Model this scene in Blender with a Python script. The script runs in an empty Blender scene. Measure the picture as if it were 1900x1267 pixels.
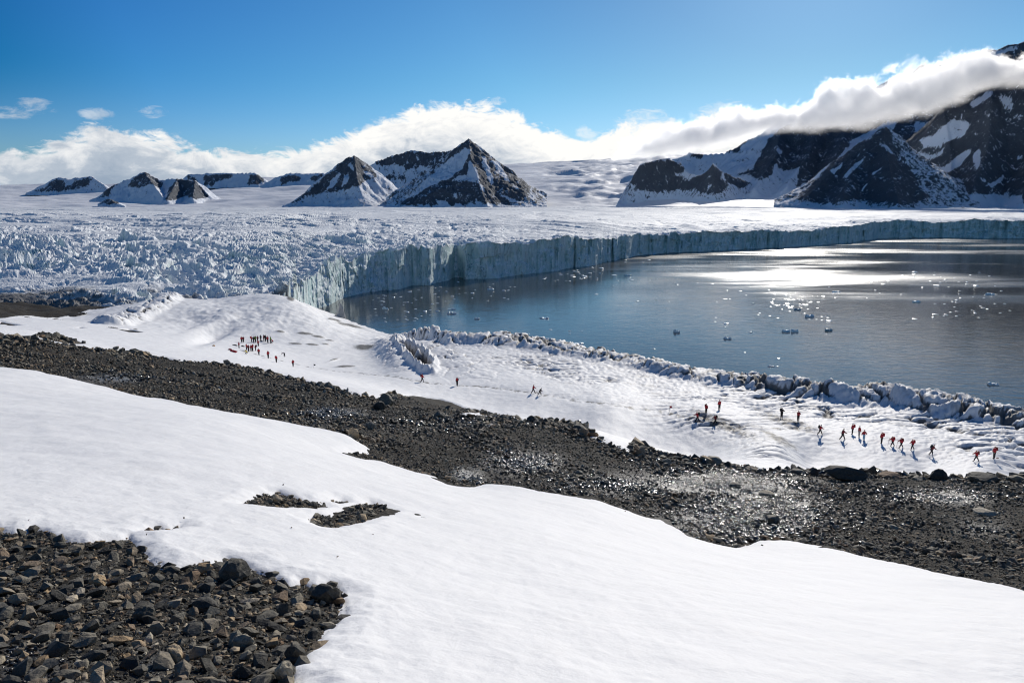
import bpy, bmesh, math, random, time
import numpy as np
from mathutils import Vector, Matrix, Euler

T0 = time.time()
random.seed(7)
RNG = np.random.default_rng(11)
scene = bpy.context.scene
COL = scene.collection

# ------------------------------------------------------------------ camera
EYE = 60.0                       # metres above the fjord
FPX = 1372.0                     # focal length in photo pixels (1900 wide)
PITCH = math.radians(10.46)
cam_data = bpy.data.cameras.new("camera")
cam = bpy.data.objects.new("camera", cam_data)
COL.objects.link(cam)
cam.location = (0, 0, EYE)
cam.rotation_euler = (math.radians(90) - PITCH, 0, 0)
cam_data.sensor_width = 36.0
cam_data.lens = FPX / 1900.0 * 36.0
cam_data.clip_start = 0.2
cam_data.clip_end = 60000
scene.camera = cam

# ------------------------------------------------------------------ sun, sky, exposure
SUN_EL = math.radians(24.5)
SUN_AZ = math.radians(21.5)      # to the right of the view axis (+Y)
sun_data = bpy.data.lights.new("sun", 'SUN')
sun_data.energy = 3.4
sun_data.angle = math.radians(0.53)
sun_data.color = (1.0, 0.945, 0.865)
sun = bpy.data.objects.new("sun", sun_data)
COL.objects.link(sun)
sdir = Vector((math.sin(SUN_AZ) * math.cos(SUN_EL), math.cos(SUN_AZ) * math.cos(SUN_EL), math.sin(SUN_EL)))
sun.rotation_euler = (-sdir).to_track_quat('-Z', 'Y').to_euler()
sun.location = sdir * 300

scene.view_settings.view_transform = 'Standard'
scene.view_settings.look = 'None'
scene.view_settings.exposure = 0.17
scene.view_settings.gamma = 1.0
scene.view_settings.use_curve_mapping = False
cy = scene.cycles
cy.use_denoising = True
try:
    cy.denoiser = 'OPENIMAGEDENOISE'
    cy.denoising_input_passes = 'RGB_ALBEDO_NORMAL'
    cy.denoising_prefilter = 'ACCURATE'
except Exception:
    pass
cy.max_bounces = 12
cy.diffuse_bounces = 4
cy.glossy_bounces = 3
cy.transmission_bounces = 2
cy.volume_bounces = 12
cy.transparent_max_bounces = 6
cy.sample_clamp_indirect = 6.0
cy.pixel_filter_type = 'BLACKMAN_HARRIS'
cy.filter_width = 1.15
cy.use_adaptive_sampling = True
cy.adaptive_threshold = 0.012


# ------------------------------------------------------------------ node helper
class NT:
    def __init__(self, tree):
        self.t = tree
        self.n = tree.nodes
        self.l = tree.links

    def node(self, kind, **kw):
        nd = self.n.new(kind)
        for k, v in kw.items():
            setattr(nd, k, v)
        return nd

    def put(self, sock, v):
        if v is None:
            return
        if isinstance(v, bpy.types.NodeSocket):
            self.l.new(v, sock)
        else:
            if hasattr(sock, 'default_value'):
                try:
                    sock.default_value = v
                except Exception:
                    sock.default_value = (v[0], v[1], v[2], 1.0) if len(v) == 3 else v

    def math(self, op, a, b=None, c=None, clamp=False):
        nd = self.node('ShaderNodeMath', operation=op, use_clamp=clamp)
        self.put(nd.inputs[0], a)
        self.put(nd.inputs[1], b)
        self.put(nd.inputs[2], c)
        return nd.outputs[0]

    def vmath(self, op, a, b=None):
        nd = self.node('ShaderNodeVectorMath', operation=op)
        self.put(nd.inputs[0], a)
        self.put(nd.inputs[1], b)
        return nd.outputs[1] if op in ('LENGTH', 'DOT_PRODUCT', 'DISTANCE') else nd.outputs[0]

    def mapr(self, v, a, b, c=0.0, d=1.0, smooth=True):
        nd = self.node('ShaderNodeMapRange', interpolation_type='SMOOTHSTEP' if smooth else 'LINEAR', clamp=True)
        for i, x in enumerate((v, a, b, c, d)):
            self.put(nd.inputs[i], x)
        return nd.outputs[0]

    def noise(self, vec, scale, detail=4, rough=0.55, dist=0.0, dim='3D'):
        nd = self.node('ShaderNodeTexNoise', noise_dimensions=dim)
        if vec is not None:
            self.put(nd.inputs['Vector'], vec)
        nd.inputs['Scale'].default_value = scale
        nd.inputs['Detail'].default_value = detail
        nd.inputs['Roughness'].default_value = rough
        nd.inputs['Distortion'].default_value = dist
        return nd.outputs['Fac']

    def mix(self, f, a, b, blend='MIX'):
        nd = self.node('ShaderNodeMix', data_type='RGBA', blend_type=blend)
        self.put(nd.inputs[0], f)
        self.put(nd.inputs[6], a if isinstance(a, bpy.types.NodeSocket) or len(a) == 4 else (*a, 1))
        self.put(nd.inputs[7], b if isinstance(b, bpy.types.NodeSocket) or len(b) == 4 else (*b, 1))
        return nd.outputs[2]

    def ramp(self, f, stops, interp='LINEAR'):
        nd = self.node('ShaderNodeValToRGB')
        cr = nd.color_ramp
        cr.interpolation = interp
        while len(cr.elements) < len(stops):
            cr.elements.new(0.5)
        for e, (p, c) in zip(cr.elements, stops):
            e.position = p
            e.color = (c, c, c, 1) if isinstance(c, (int, float)) else (*c, 1)
        self.put(nd.inputs[0], f)
        return nd.outputs[0]

    def attr(self, name):
        return self.node('ShaderNodeAttribute', attribute_name=name).outputs['Fac']

    def pos(self):
        return self.node('ShaderNodeNewGeometry').outputs['Position']

    def scaled(self, vec, s):
        nd = self.node('ShaderNodeMapping')
        self.put(nd.inputs[0], vec)
        nd.inputs['Scale'].default_value = s
        return nd.outputs[0]

    def bump(self, h, dist, strength=1.0, nrm=None):
        nd = self.node('ShaderNodeBump')
        nd.inputs['Strength'].default_value = strength
        self.put(nd.inputs['Distance'], dist)
        self.put(nd.inputs['Height'], h)
        if nrm is not None:
            self.put(nd.inputs['Normal'], nrm)
        return nd.outputs[0]


def material(name):
    m = bpy.data.materials.new(name)
    m.use_nodes = True
    nt = NT(m.node_tree)
    nt.n.clear()
    out = nt.node('ShaderNodeOutputMaterial')
    b = nt.node('ShaderNodeBsdfPrincipled')
    nt.l.new(b.outputs[0], out.inputs[0])
    return m, nt, b, out


# ------------------------------------------------------------------ world: Nishita sky with a low cloud bank far behind the mountains
world = bpy.data.worlds.new("World")
scene.world = world
world.use_nodes = True
wt = NT(world.node_tree)
wt.n.clear()
wout = wt.node('ShaderNodeOutputWorld')
bg = wt.node('ShaderNodeBackground')
sky = wt.node('ShaderNodeTexSky', sky_type='NISHITA')
sky.sun_disc = False
sky.sun_elevation = SUN_EL
sky.sun_rotation = SUN_AZ
sky.altitude = 60
sky.air_density = 1.0
sky.dust_density = 0.15
sky.ozone_density = 1.6
SKY_STRENGTH = 0.085
bg.inputs[1].default_value = SKY_STRENGTH
CLOUD_ON = True


def az_of(px, py):
    u = (px - 950) / FPX
    v = (633.5 - py) / FPX
    y = math.cos(PITCH) + v * math.sin(PITCH)
    z = -math.sin(PITCH) + v * math.cos(PITCH)
    return math.degrees(math.atan2(u, y)), math.degrees(math.atan2(z, math.hypot(u, y)))


gvec = wt.node('ShaderNodeTexCoord').outputs['Generated']
sep = wt.node('ShaderNodeSeparateXYZ')
wt.put(sep.inputs[0], gvec)
X, Y, Z = sep.outputs
azn = wt.math('MULTIPLY', wt.math('ARCTAN2', X, Y), 180 / math.pi)
eln = wt.math('MULTIPLY', wt.math('ARCSINE', Z), 180 / math.pi)
# coordinates of the noise: azimuth / elevation in degrees
comb = wt.node('ShaderNodeCombineXYZ')
wt.put(comb.inputs[0], azn)
wt.put(comb.inputs[1], eln)
pv = comb.outputs[0]


def az_curve(points, interp='B_SPLINE'):
    """elevation (deg) of an outline as a function of azimuth, from points seen along it"""
    pts = []
    for px, py in points:
        a, e = az_of(px, py)
        pts.append((a, e))
    pts.sort()
    stops = [((a + 90) / 180, max(0.0, min(1.0, (e + 5) / 25))) for a, e in pts]
    f = wt.mapr(azn, -90, 90, 0, 1, smooth=False)
    r = wt.ramp(f, stops[:32], interp)
    return wt.math('SUBTRACT', wt.math('MULTIPLY', r, 25.0), 5.0)


top_c = az_curve([(-900, 270), (-300, 278), (0, 280), (60, 277), (115, 262), (150, 240), (185, 230), (250, 240), (330, 262), (400, 275),
                  (470, 276), (520, 277), (585, 270), (630, 248), (690, 225), (760, 200), (830, 186), (900, 190), (960, 208), (1000, 230),
                  (1035, 246), (1080, 250), (1130, 236), (1190, 222), (1300, 212), (1500, 195), (1800, 180), (2400, 180), (3800, 240)], 'LINEAR')
warp = wt.noise(wt.scaled(pv, (1, 1, 1)), 0.35, 3, 0.6)
n_edge = wt.noise(wt.scaled(pv, (0.8, 1.25, 1)), 0.55, 10, 0.62, 0.6)
n_fine = wt.noise(wt.scaled(pv, (0.5, 1.5, 1)), 1.6, 8, 0.65, 0.9)
edge = wt.math('ADD', top_c, wt.math('MULTIPLY', wt.math('SUBTRACT', n_edge, 0.5), 3.4))
edge = wt.math('ADD', edge, wt.math('MULTIPLY', wt.math('SUBTRACT', n_fine, 0.5), 1.0))
depth_in = wt.math('SUBTRACT', edge, eln)                          # degrees below the cloud's upper outline
cover = wt.mapr(depth_in, -0.10, 0.60)
# small loose clouds
def puff(px, py, rx, ry):
    a, e = az_of(px, py)
    dx = wt.math('DIVIDE', wt.math('SUBTRACT', azn, a), rx)
    dy = wt.math('DIVIDE', wt.math('SUBTRACT', eln, e), ry)
    r = wt.math('ADD', wt.math('MULTIPLY', dx, dx), wt.math('MULTIPLY', dy, dy))
    return wt.mapr(r, 1.0, 0.0)
pf = None
for args in [(68, 199, 1.9, 0.75), (283, 208, 1.5, 0.6), (20, 210, 2.0, 0.6), (1190, 225, 3.2, 1.3), (1088, 250, 1.3, 0.9), (1340, 205, 2.5, 1.0), (925, 188, 1.0, 0.5), (180, 212, 1.6, 0.6)]:
    p = puff(*args)
    pf = p if pf is None else wt.math('MAXIMUM', pf, p)
n_p = wt.noise(wt.scaled(pv, (0.55, 1.3, 1)), 1.1, 10, 0.68, 0.8)
loose = wt.math('MULTIPLY', wt.mapr(wt.math('ADD', n_p, wt.math('MULTIPLY', pf, 0.36)), 0.68, 0.98), wt.mapr(pf, 0.02, 0.3))
cover = wt.math('MAXIMUM', cover, wt.math('MULTIPLY', loose, 0.5))
cover = wt.math('MULTIPLY', cover, wt.mapr(eln, -8, -3))
# brightness of the cloud: bright crown, greyer towards its base, billows
n_b = wt.noise(wt.scaled(pv, (0.7, 1.2, 1)), 0.6, 9, 0.62, 0.5)
n_b2 = wt.noise(wt.scaled(pv, (0.35, 1.3, 1)), 1.1, 6, 0.55, 0.3)
body = wt.mapr(depth_in, 0.2, 4.2)
sunside = wt.mapr(azn, -36, 12)
lum = wt.math('SUBTRACT', 1.0, wt.math('MULTIPLY', body, 0.62))
lum = wt.math('ADD', lum, wt.math('MULTIPLY', wt.math('SUBTRACT', n_b, 0.5), 1.25))
lum = wt.math('ADD', lum, wt.math('MULTIPLY', wt.math('SUBTRACT', n_b2, 0.5), 0.35))
lum = wt.math('ADD', lum, wt.math('MULTIPLY', wt.math('SUBTRACT', sunside, 0.55), 0.62), clamp=True)
ccol = wt.ramp(lum, [(0.0, (3.3, 4.15, 5.3)), (0.45, (5.0, 5.7, 6.6)), (0.75, (8.6, 8.8, 9.0)), (1.0, (10.6, 10.5, 10.2))])
hs = wt.node('ShaderNodeHueSaturation')
hs.inputs['Saturation'].default_value = 1.22
gm = wt.node('ShaderNodeGamma')
wt.put(gm.inputs[0], sky.outputs[0])
gm.inputs[1].default_value = 1.18
wt.put(hs.inputs['Color'], gm.outputs[0])
hs.inputs['Value'].default_value = 0.62
tint = wt.mix(1.0, hs.outputs[0], (0.62, 0.90, 1.12), 'MULTIPLY')
# deep blue band at right angles to the sun, as through a polarising filter
sdot = wt.vmath('DOT_PRODUCT', gvec, tuple(sdir))
pol = wt.ramp(wt.mapr(sdot, -1, 1, 0, 1, smooth=False), [(0.0, (1.0, 0.93, 0.84)), (0.40, (0.9, 0.86, 0.80)), (0.60, (0.22, 0.55, 0.70)), (0.78, (0.075, 0.48, 0.66)), (0.84, (0.40, 0.71, 0.88)), (0.95, (0.80, 0.88, 0.86)), (0.985, (0.80, 0.78, 0.75)), (1.0, (0.9, 0.85, 0.8))])  # first stops: unseen sky behind, set pale and neutral for the fill light
pol = wt.mix(wt.mapr(eln, 9.5, 3.0, 0.0, 0.62), pol, (0.95, 0.80, 1.02))
tint = wt.mix(1.0, tint, pol, 'MULTIPLY')
skycol = wt.mix(cover, tint, ccol)
wt.l.new(skycol, bg.inputs[0])
wt.l.new(bg.outputs[0], wout.inputs[0])

# ------------------------------------------------------------------ noise in numpy
_perm = {}


def _p(seed):
    if seed not in _perm:
        r = np.random.default_rng(1000 + seed)
        p = r.permutation(256)
        ang = r.random(256) * 2 * np.pi
        _perm[seed] = (np.concatenate([p, p, p]), np.cos(ang), np.sin(ang), r.random((256, 3)))
    return _perm[seed]


def perlin(x, y, seed=0):
    P, gx, gy, _ = _p(seed)
    xi = np.floor(x).astype(np.int64)
    yi = np.floor(y).astype(np.int64)
    xf = x - xi
    yf = y - yi
    u = xf * xf * xf * (xf * (xf * 6 - 15) + 10)
    v = yf * yf * yf * (yf * (yf * 6 - 15) + 10)
    xi &= 255
    yi &= 255

    def g(ix, iy, fx, fy):
        h = P[P[ix & 255] + (iy & 255)]
        return gx[h] * fx + gy[h] * fy
    a = g(xi, yi, xf, yf)
    b = g(xi + 1, yi, xf - 1, yf)
    c = g(xi, yi + 1, xf, yf - 1)
    d = g(xi + 1, yi + 1, xf - 1, yf - 1)
    return ((a + u * (b - a)) + v * ((c + u * (d - c)) - (a + u * (b - a)))) * 1.5


def fbm(x, y, octv=4, seed=0, gain=0.5, lac=2.03):
    s = 0
    amp = 1.0
    tot = 0
    for i in range(octv):
        s = s + amp * perlin(x, y, seed + i)
        tot += amp
        amp *= gain
        x = x * lac + 13.7
        y = y * lac + 5.1
    return s / tot


def ridged(x, y, octv=4, seed=0, gain=0.5):
    s = 0
    amp = 1.0
    tot = 0
    for i in range(octv):
        s = s + amp * (1 - 2 * np.abs(perlin(x, y, seed + i)))
        tot += amp
        amp *= gain
        x = x * 2.07 + 7.7
        y = y * 2.07 + 3.1
    return s / tot


def worley(x, y, seed=0, jit=0.9):
    P, _, _, R = _p(seed)
    xi = np.floor(x).astype(np.int64)
    yi = np.floor(y).astype(np.int64)
    f1 = np.full(x.shape, 9.0)
    f2 = np.full(x.shape, 9.0)
    cid = np.zeros(x.shape)
    cdx = np.zeros(x.shape)
    cdy = np.zeros(x.shape)
    for dx in (-1, 0, 1):
        for dy in (-1, 0, 1):
            cx = xi + dx
            cy_ = yi + dy
            h = P[P[cx & 255] + (cy_ & 255)]
            r = R[h]
            ox = cx + 0.5 + (r[..., 0] - 0.5) * jit - x
            oy = cy_ + 0.5 + (r[..., 1] - 0.5) * jit - y
            d = np.sqrt(ox * ox + oy * oy)
            n1 = d < f1
            f2 = np.where(n1, f1, np.minimum(f2, d))
            cid = np.where(n1, r[..., 2], cid)
            cdx = np.where(n1, ox, cdx)
            cdy = np.where(n1, oy, cdy)
            f1 = np.where(n1, d, f1)
    return f1, f2, cid, cdx, cdy


def sstep(a, b, x):
    t = np.clip((x - a) / (b - a), 0, 1)
    return t * t * (3 - 2 * t)


# ------------------------------------------------------------------ sight lines: a = X/Y and t = drop/Y of the point seen at a photo pixel
def sight(px, py):
    u = (np.asarray(px, float) - 950) / FPX
    v = (633.5 - np.asarray(py, float)) / FPX
    y = math.cos(PITCH) + v * math.sin(PITCH)
    z = -math.sin(PITCH) + v * math.cos(PITCH)
    return u / y, -z / y


def seen_at(x, y, z):
    """photo pixel at which a world point is seen"""
    dz = z - EYE
    f = y * math.cos(PITCH) - dz * math.sin(PITCH)
    up = y * math.sin(PITCH) + dz * math.cos(PITCH)
    return 950 + FPX * x / f, 633.5 - FPX * up / f


# land: control points (photo x, photo y, metres ahead of the camera)
LAND = [
    (-500, 1400, 2.6), (0, 1400, 2.5), (950, 1400, 2.9), (1900, 1400, 4.0), (2400, 1400, 4.6),
    (0, 1267, 3.2), (500, 1267, 3.4), (950, 1267, 3.9), (1400, 1267, 4.6), (1900, 1267, 5.6), (2400, 1267, 6.5), (-500, 1267, 3.2),
    (0, 1100, 4.7), (500, 1100, 5.3), (950, 1100, 7.3), (1500, 1100, 11), (1900, 1100, 14.5), (2400, 1120, 17), (-500, 1100, 4.7),
    (0, 1000, 6.3), (500, 1000, 7.8), (950, 1000, 12), (1350, 1020, 19.5), (1600, 1025, 19.5), (1900, 1000, 23), (2400, 1010, 25), (-500, 1000, 6.0),
    (0, 900, 9.8), (500, 900, 12.5), (850, 905, 23), (1100, 925, 23.5), (-500, 900, 9),
    (0, 800, 16), (400, 800, 20), (690, 845, 27), (-500, 800, 14),
    (0, 720, 27), (-500, 720, 24), (0, 685, 35), (-500, 680, 32), (260, 738, 33), (640, 808, 30),
    (300, 695, 48), (0, 655, 43), (600, 770, 38), (900, 840, 33), (1200, 900, 31), (1500, 950, 28), (1750, 950, 28), 
    (0, 630, 50), (-500, 620, 48), (300, 665, 62), (550, 700, 66), (720, 738, 58), (880, 768, 54), (1080, 798, 48), (1200, 835, 44), (1330, 862, 43), (1500, 878, 42), (1700, 886, 41), (1900, 892, 40), (2400, 905, 38),
    (0, 612, 110), (-500, 605, 110), (300, 642, 115), (150, 600, 190), (0, 597, 160), (-500, 592, 170),
    (545, 682, 160), (480, 650, 182), (783, 710, 138), (990, 730, 132), (700, 700, 155), (1130, 760, 118), (1300, 785, 112), (1450, 830, 90), (1500, 800, 108), (1600, 815, 104), (1700, 835, 99), (1840, 856, 93), (2400, 880, 85),
    (1500, 868, 95), (1700, 879, 92), (1880, 884, 90), (2400, 895, 86), (1300, 845, 101), (1180, 822, 106), (1050, 785, 114), (900, 758, 121), (800, 731, 128),
    (1500, 895, 62), (1700, 903, 60), (1900, 908, 58), (1300, 872, 64), (1180, 850, 68), (1070, 812, 72), (900, 786, 78), (790, 752, 84), (620, 700, 120),
    (860, 675, 165), (1000, 690, 160), (1200, 725, 145), (1400, 757, 130), (1560, 775, 126), (1720, 792, 121), (1900, 805, 117), (2400, 830, 108),
    (900, 640, 198), (1040, 655, 184), (1200, 690, 163), (1400, 722, 149), (1560, 745, 139), (1720, 768, 131), (1900, 793, 124), (2400, 815, 115),
    (690, 655, 232), (600, 650, 222), (760, 640, 232),
    (450, 635, 214), (350, 600, 245), (250, 597, 232), (530, 552, 305), (450, 570, 285), (600, 590, 345), (380, 580, 262),
    (590, 577, 426), (640, 592, 392), (700, 614, 352), (748, 634, 318),
    (0, 570, 245), (-500, 570, 240), (140, 597, 236), (60, 585, 245),
    (560, 560, 370), (300, 565, 280), (0, 560, 300), (-500, 560, 300), (200, 565, 300), (400, 556, 330),
]
_la, _lt = sight([p[0] for p in LAND], [p[1] for p in LAND])
_lY = np.array([p[2] for p in LAND], float)
AS, LS = 2.2, 1.0


def _tps(r2):
    return 0.5 * r2 * np.log(np.maximum(r2, 1e-12))


_cx = np.stack([_la * AS, np.log(_lY) * LS], 1)
_n = len(_cx)
_K = _tps(((_cx[:, None] - _cx[None]) ** 2).sum(2)) + np.eye(_n) * 0.0012
_Pm = np.concatenate([np.ones((_n, 1)), _cx], 1)
_A = np.zeros((_n + 3, _n + 3))
_A[:_n, :_n] = _K
_A[:_n, _n:] = _Pm
_A[_n:, :_n] = _Pm.T
_w = np.linalg.solve(_A, np.concatenate([_lt, np.zeros(3)]))
# tabulate on a coarse (a, ln Y) raster, then interpolate
TA = np.linspace(-1.6, 1.6, 161)
TL = np.linspace(math.log(1.6), math.log(520), 220)
_ga, _gl = np.meshgrid(TA, TL)
_q = np.stack([_ga.ravel() * AS, _gl.ravel() * LS], 1)
_tab = np.zeros(len(_q))
for i0 in range(0, len(_q), 4000):
    q = _q[i0:i0 + 4000]
    _tab[i0:i0 + 4000] = _tps(((q[:, None] - _cx[None]) ** 2).sum(2)) @ _w[:_n] + _w[_n] + q @ _w[_n + 1:]
_tab = _tab.reshape(_ga.shape)


def land_t(a, Y):
    def cub(p0, p1, p2, p3, t):
        return p1 + 0.5 * t * (p2 - p0 + t * (2 * p0 - 5 * p1 + 4 * p2 - p3 + t * (3 * (p1 - p2) + p3 - p0)))
    fa = np.clip((a - TA[0]) / (TA[1] - TA[0]), 0, len(TA) - 1.001)
    fl = np.clip((np.log(np.maximum(Y, 1.6)) - TL[0]) / (TL[1] - TL[0]), 0, len(TL) - 1.001)
    i = fa.astype(int)
    j = fl.astype(int)
    u = fa - i
    v = fl - j
    R = []
    for dj in (-1, 0, 1, 2):
        jj = np.clip(j + dj, 0, len(TL) - 1)
        R.append(cub(_tab[jj, np.maximum(i - 1, 0)], _tab[jj, i], _tab[jj, np.minimum(i + 1, len(TA) - 1)], _tab[jj, np.minimum(i + 2, len(TA) - 1)], u))
    return cub(R[0], R[1], R[2], R[3], v)


_march = np.exp(np.linspace(math.log(1.8), math.log(515), 1500))


def hit(px, py):
    """world X, Y of the land point seen at a photo pixel (scalar or list)"""
    px = np.atleast_1d(np.asarray(px, float))
    py = np.atleast_1d(np.asarray(py, float))
    ox, oy = [], []
    for x, y in zip(px, py):
        a, t = sight(x, y)
        tt = land_t(np.full_like(_march, float(a)), _march)
        k = np.argmax(tt <= t)
        if tt[k] > t:
            k = len(_march) - 1
        Yh = _march[k]
        ox.append(a * Yh)
        oy.append(Yh)
    return np.array(ox), np.array(oy)


def land_z(X, Y):
    return EYE - Y * land_t(X / Y, Y)

# ------------------------------------------------------------------ mesh helpers
def new_mesh(name, verts, faces_flat, loop_start, attrs=None, smooth=True, mats=None):
    me = bpy.data.meshes.new(name)
    nv = len(verts)
    me.vertices.add(nv)
    me.vertices.foreach_set('co', np.ascontiguousarray(verts, dtype=np.float32).ravel())
    me.loops.add(len(faces_flat))
    me.loops.foreach_set('vertex_index', faces_flat.astype(np.int32))
    me.polygons.add(len(loop_start))
    me.polygons.foreach_set('loop_start', loop_start.astype(np.int32))
    if attrs:
        for k, v in attrs.items():
            at = me.attributes.new(k, 'FLOAT', 'POINT')
            at.data.foreach_set('value', np.ascontiguousarray(v, dtype=np.float32).ravel())
    for m in (mats or []):
        me.materials.append(m)
    me.update(calc_edges=True)
    me.validate()
    me.polygons.foreach_set('use_smooth', np.full(len(me.polygons), smooth))
    return me


def sheet(name, Xg, Yg, Zg, keep=None, attrs=None, mat=None, smooth=True):
    """quad sheet from (rows, cols) arrays; keep = vertex mask (a quad stays if any corner is kept)"""
    nv, nu = Xg.shape
    idx = np.arange(nv * nu).reshape(nv, nu)
    q = np.stack([idx[:-1, :-1], idx[:-1, 1:], idx[1:, 1:], idx[1:, :-1]], -1).reshape(-1, 4)
    if keep is not None:
        kf = keep.ravel()
        q = q[kf[q].any(1)]
    used = np.unique(q)
    remap = np.full(nv * nu, -1)
    remap[used] = np.arange(len(used))
    V = np.stack([Xg.ravel(), Yg.ravel(), Zg.ravel()], 1)[used]
    at = {k: v.ravel()[used] for k, v in (attrs or {}).items()}
    q = remap[q]
    me = new_mesh(name, V, q.ravel(), np.arange(len(q)) * 4, at, smooth, [mat] if mat else None)
    ob = bpy.data.objects.new(name, me)
    COL.objects.link(ob)
    return ob


def structure(ob, label=None):
    ob['kind'] = 'structure'
    if label:
        ob['label'] = label
    return ob


def poly_sd(P, x, y):
    """signed distance (positive inside) to a closed polygon given as (n,2)"""
    sh = x.shape
    x = x.ravel()
    y = y.ravel()
    best = np.full(x.shape, 1e12)
    ins = np.zeros(x.shape, bool)
    n = len(P)
    for i in range(n):
        ax, ay = P[i]
        bx, by = P[(i + 1) % n]
        ex, ey = bx - ax, by - ay
        L = ex * ex + ey * ey + 1e-12
        t = np.clip(((x - ax) * ex + (y - ay) * ey) / L, 0, 1)
        d = (x - ax - t * ex) ** 2 + (y - ay - t * ey) ** 2
        np.minimum(best, d, out=best)
        c = (ay > y) != (by > y)
        with np.errstate(divide='ignore', invalid='ignore'):
            xx = (bx - ax) * (y - ay) / (by - ay + (by == ay) * 1e-12) + ax
        ins ^= c & (x < xx)
    s = np.sqrt(best)
    return np.where(ins, s, -s).reshape(sh)


def world_poly(pts):
    x, y = hit([p[0] for p in pts], [p[1] for p in pts])
    return np.stack([x, y], 1)


def densify(pts, step=25, jitter=4, seed=1):
    """adds ragged in-between points to an outline traced in the photograph"""
    r = np.random.default_rng(seed)
    out = []
    n = len(pts)
    for i in range(n):
        a, b = pts[i], pts[(i + 1) % n]
        out.append(a)
        L = math.hypot(a[0] - b[0], a[1] - b[1])
        if L > 400:
            continue
        k = int(L // step)
        for j in range(1, k):
            t = j / k
            out.append((a[0] + (b[0] - a[0]) * t + r.normal() * jitter * 0.5, a[1] + (b[1] - a[1]) * t + r.normal() * jitter * 0.35))
    return out


# ------------------------------------------------------------------ outlines seen in the photograph
SNOW1 = [(-900, 690), (-300, 684), (0, 685), (60, 692), (130, 706), (200, 722), (260, 738), (340, 752), (420, 770), (480, 779), (540, 790), (600, 800), (650, 812),
         (672, 826), (690, 838), (668, 848), (652, 853), (700, 860), (735, 871), (770, 882), (815, 890), (848, 908), (870, 909), (920, 905), (990, 911), (1060, 925),
         (1110, 933), (1150, 948), (1190, 962), (1230, 968), (1262, 985), (1290, 1005), (1320, 1015), (1352, 1022), (1375, 1018), (1400, 1008), (1440, 1006), (1490, 1010),
         (1560, 1025), (1620, 1040), (1700, 1058), (1780, 1077), (1840, 1088), (1900, 1100), (2400, 1210), (3200, 1500), (3200, 2600), (540, 2600), (530, 1500),
         (540, 1268), (553, 1232), (585, 1205), (610, 1175), (638, 1150), (642, 1118), (636, 1098), (612, 1088), (590, 1092), (560, 1082), (535, 1085), (510, 1072), (480, 1062), (455, 1045),
         (420, 1040), (395, 1046), (360, 1052), (325, 1058), (300, 1050), (280, 1035), (262, 1024), (248, 1010), (240, 998), (225, 1004), (190, 1008), (160, 1010),
         (128, 1006), (100, 1002), (88, 990), (60, 984), (30, 990), (0, 984), (-300, 975), (-900, 960)]
HOLES1 = [
    [(450, 941), (472, 931), (482, 922), (515, 917), (548, 926), (570, 936), (602, 941), (560, 946), (510, 948), (478, 944)],
    [(572, 968), (594, 961), (625, 963), (655, 951), (660, 942), (690, 937), (716, 950), (690, 960), (664, 974), (640, 980), (603, 987), (585, 978)],
    [(617, 934), (634, 930), (640, 934)],
    [(262, 992), (284, 984), (312, 984), (340, 980), (330, 986), (290, 991)],
]
SNOW2 = [(-900, 600), (-300, 608), (0, 628), (60, 637), (150, 647), (260, 659), (330, 671), (400, 679), (470, 685), (530, 702), (575, 713), (620, 727), (660, 736), (700, 742), (729, 738), (766, 735),
         (800, 740), (836, 748), (862, 758), (893, 763), (878, 768), (847, 767), (850, 774), (884, 778), (905, 773), (920, 770), (954, 781), (980, 784), (1005, 788), (1057, 789), (1079, 798),
         (1094, 814), (1123, 827), (1164, 842), (1190, 834), (1245, 851), (1296, 862), (1350, 866), (1392, 869), (1421, 875), (1458, 877), (1495, 880), (1532, 881), (1609, 886),
         (1642, 884), (1675, 886), (1727, 888), (1764, 892), (1808, 889), (1900, 895), (2400, 925)]
SNOW2_FAR = [(-900, 560), (-300, 580), (0, 592), (50, 588), (90, 592), (125, 588), (160, 578), (200, 572), (240, 566), (272, 560)]      # snow's edge against the bare ground by the ice
HOLES2 = [
    [(78, 626), (92, 624), (112, 630), (146, 641), (120, 641), (92, 634)],
    [(0, 597), (38, 605), (20, 606), (0, 602)],
    [(134, 610), (150, 608), (156, 611)],
    [(218, 612), (240, 612), (266, 618), (240, 618)],
]
W1 = world_poly(densify(SNOW1, 22, 3, 3))
WH1 = [world_poly(densify(h, 12, 2, 5 + i)) for i, h in enumerate(HOLES1)]
_n2 = world_poly(densify(SNOW2, 16, 2.5, 8)[:-1])
_f2 = world_poly(SNOW2_FAR)
W2 = np.concatenate([_n2, [[900, 300], [900, 2500], [-150, 2500]], _f2[::-1]])
WH2 = [world_poly(h) for h in HOLES2]


def sd_snow1(x, y):
    s = poly_sd(W1, x, y)
    for h in WH1:
        s = np.minimum(s, -poly_sd(h, x, y))
    return s


def sd_snow2(x, y):
    s = poly_sd(W2, x, y)
    for h in WH2:
        s = np.minimum(s, -poly_sd(h, x, y))
    return s


# shoreline of the near ice: distance ahead as a function of a
_shore = [(560, 575, 432), (590, 576, 426), (640, 592, 392), (700, 614, 352), (748, 634, 322), (790, 640, 262), (830, 622, 224), (900, 629, 212), (1040, 645, 196), (1120, 658, 186),
          (1200, 681, 174), (1300, 697, 164), (1400, 713, 157), (1480, 722, 150), (1560, 735, 146), (1650, 736, 144), (1720, 756, 138), (1800, 764, 134), (1900, 786, 130), (2400, 810, 118)]
_sa = sight([p[0] for p in _shore], [p[1] for p in _shore])[0]
_sy = np.array([p[2] for p in _shore], float)


def shore_y(a):
    y = np.interp(a, _sa, _sy)
    return np.where(a < _sa[0], _sy[0] + (_sa[0] - a) * 9000, y)


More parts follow.
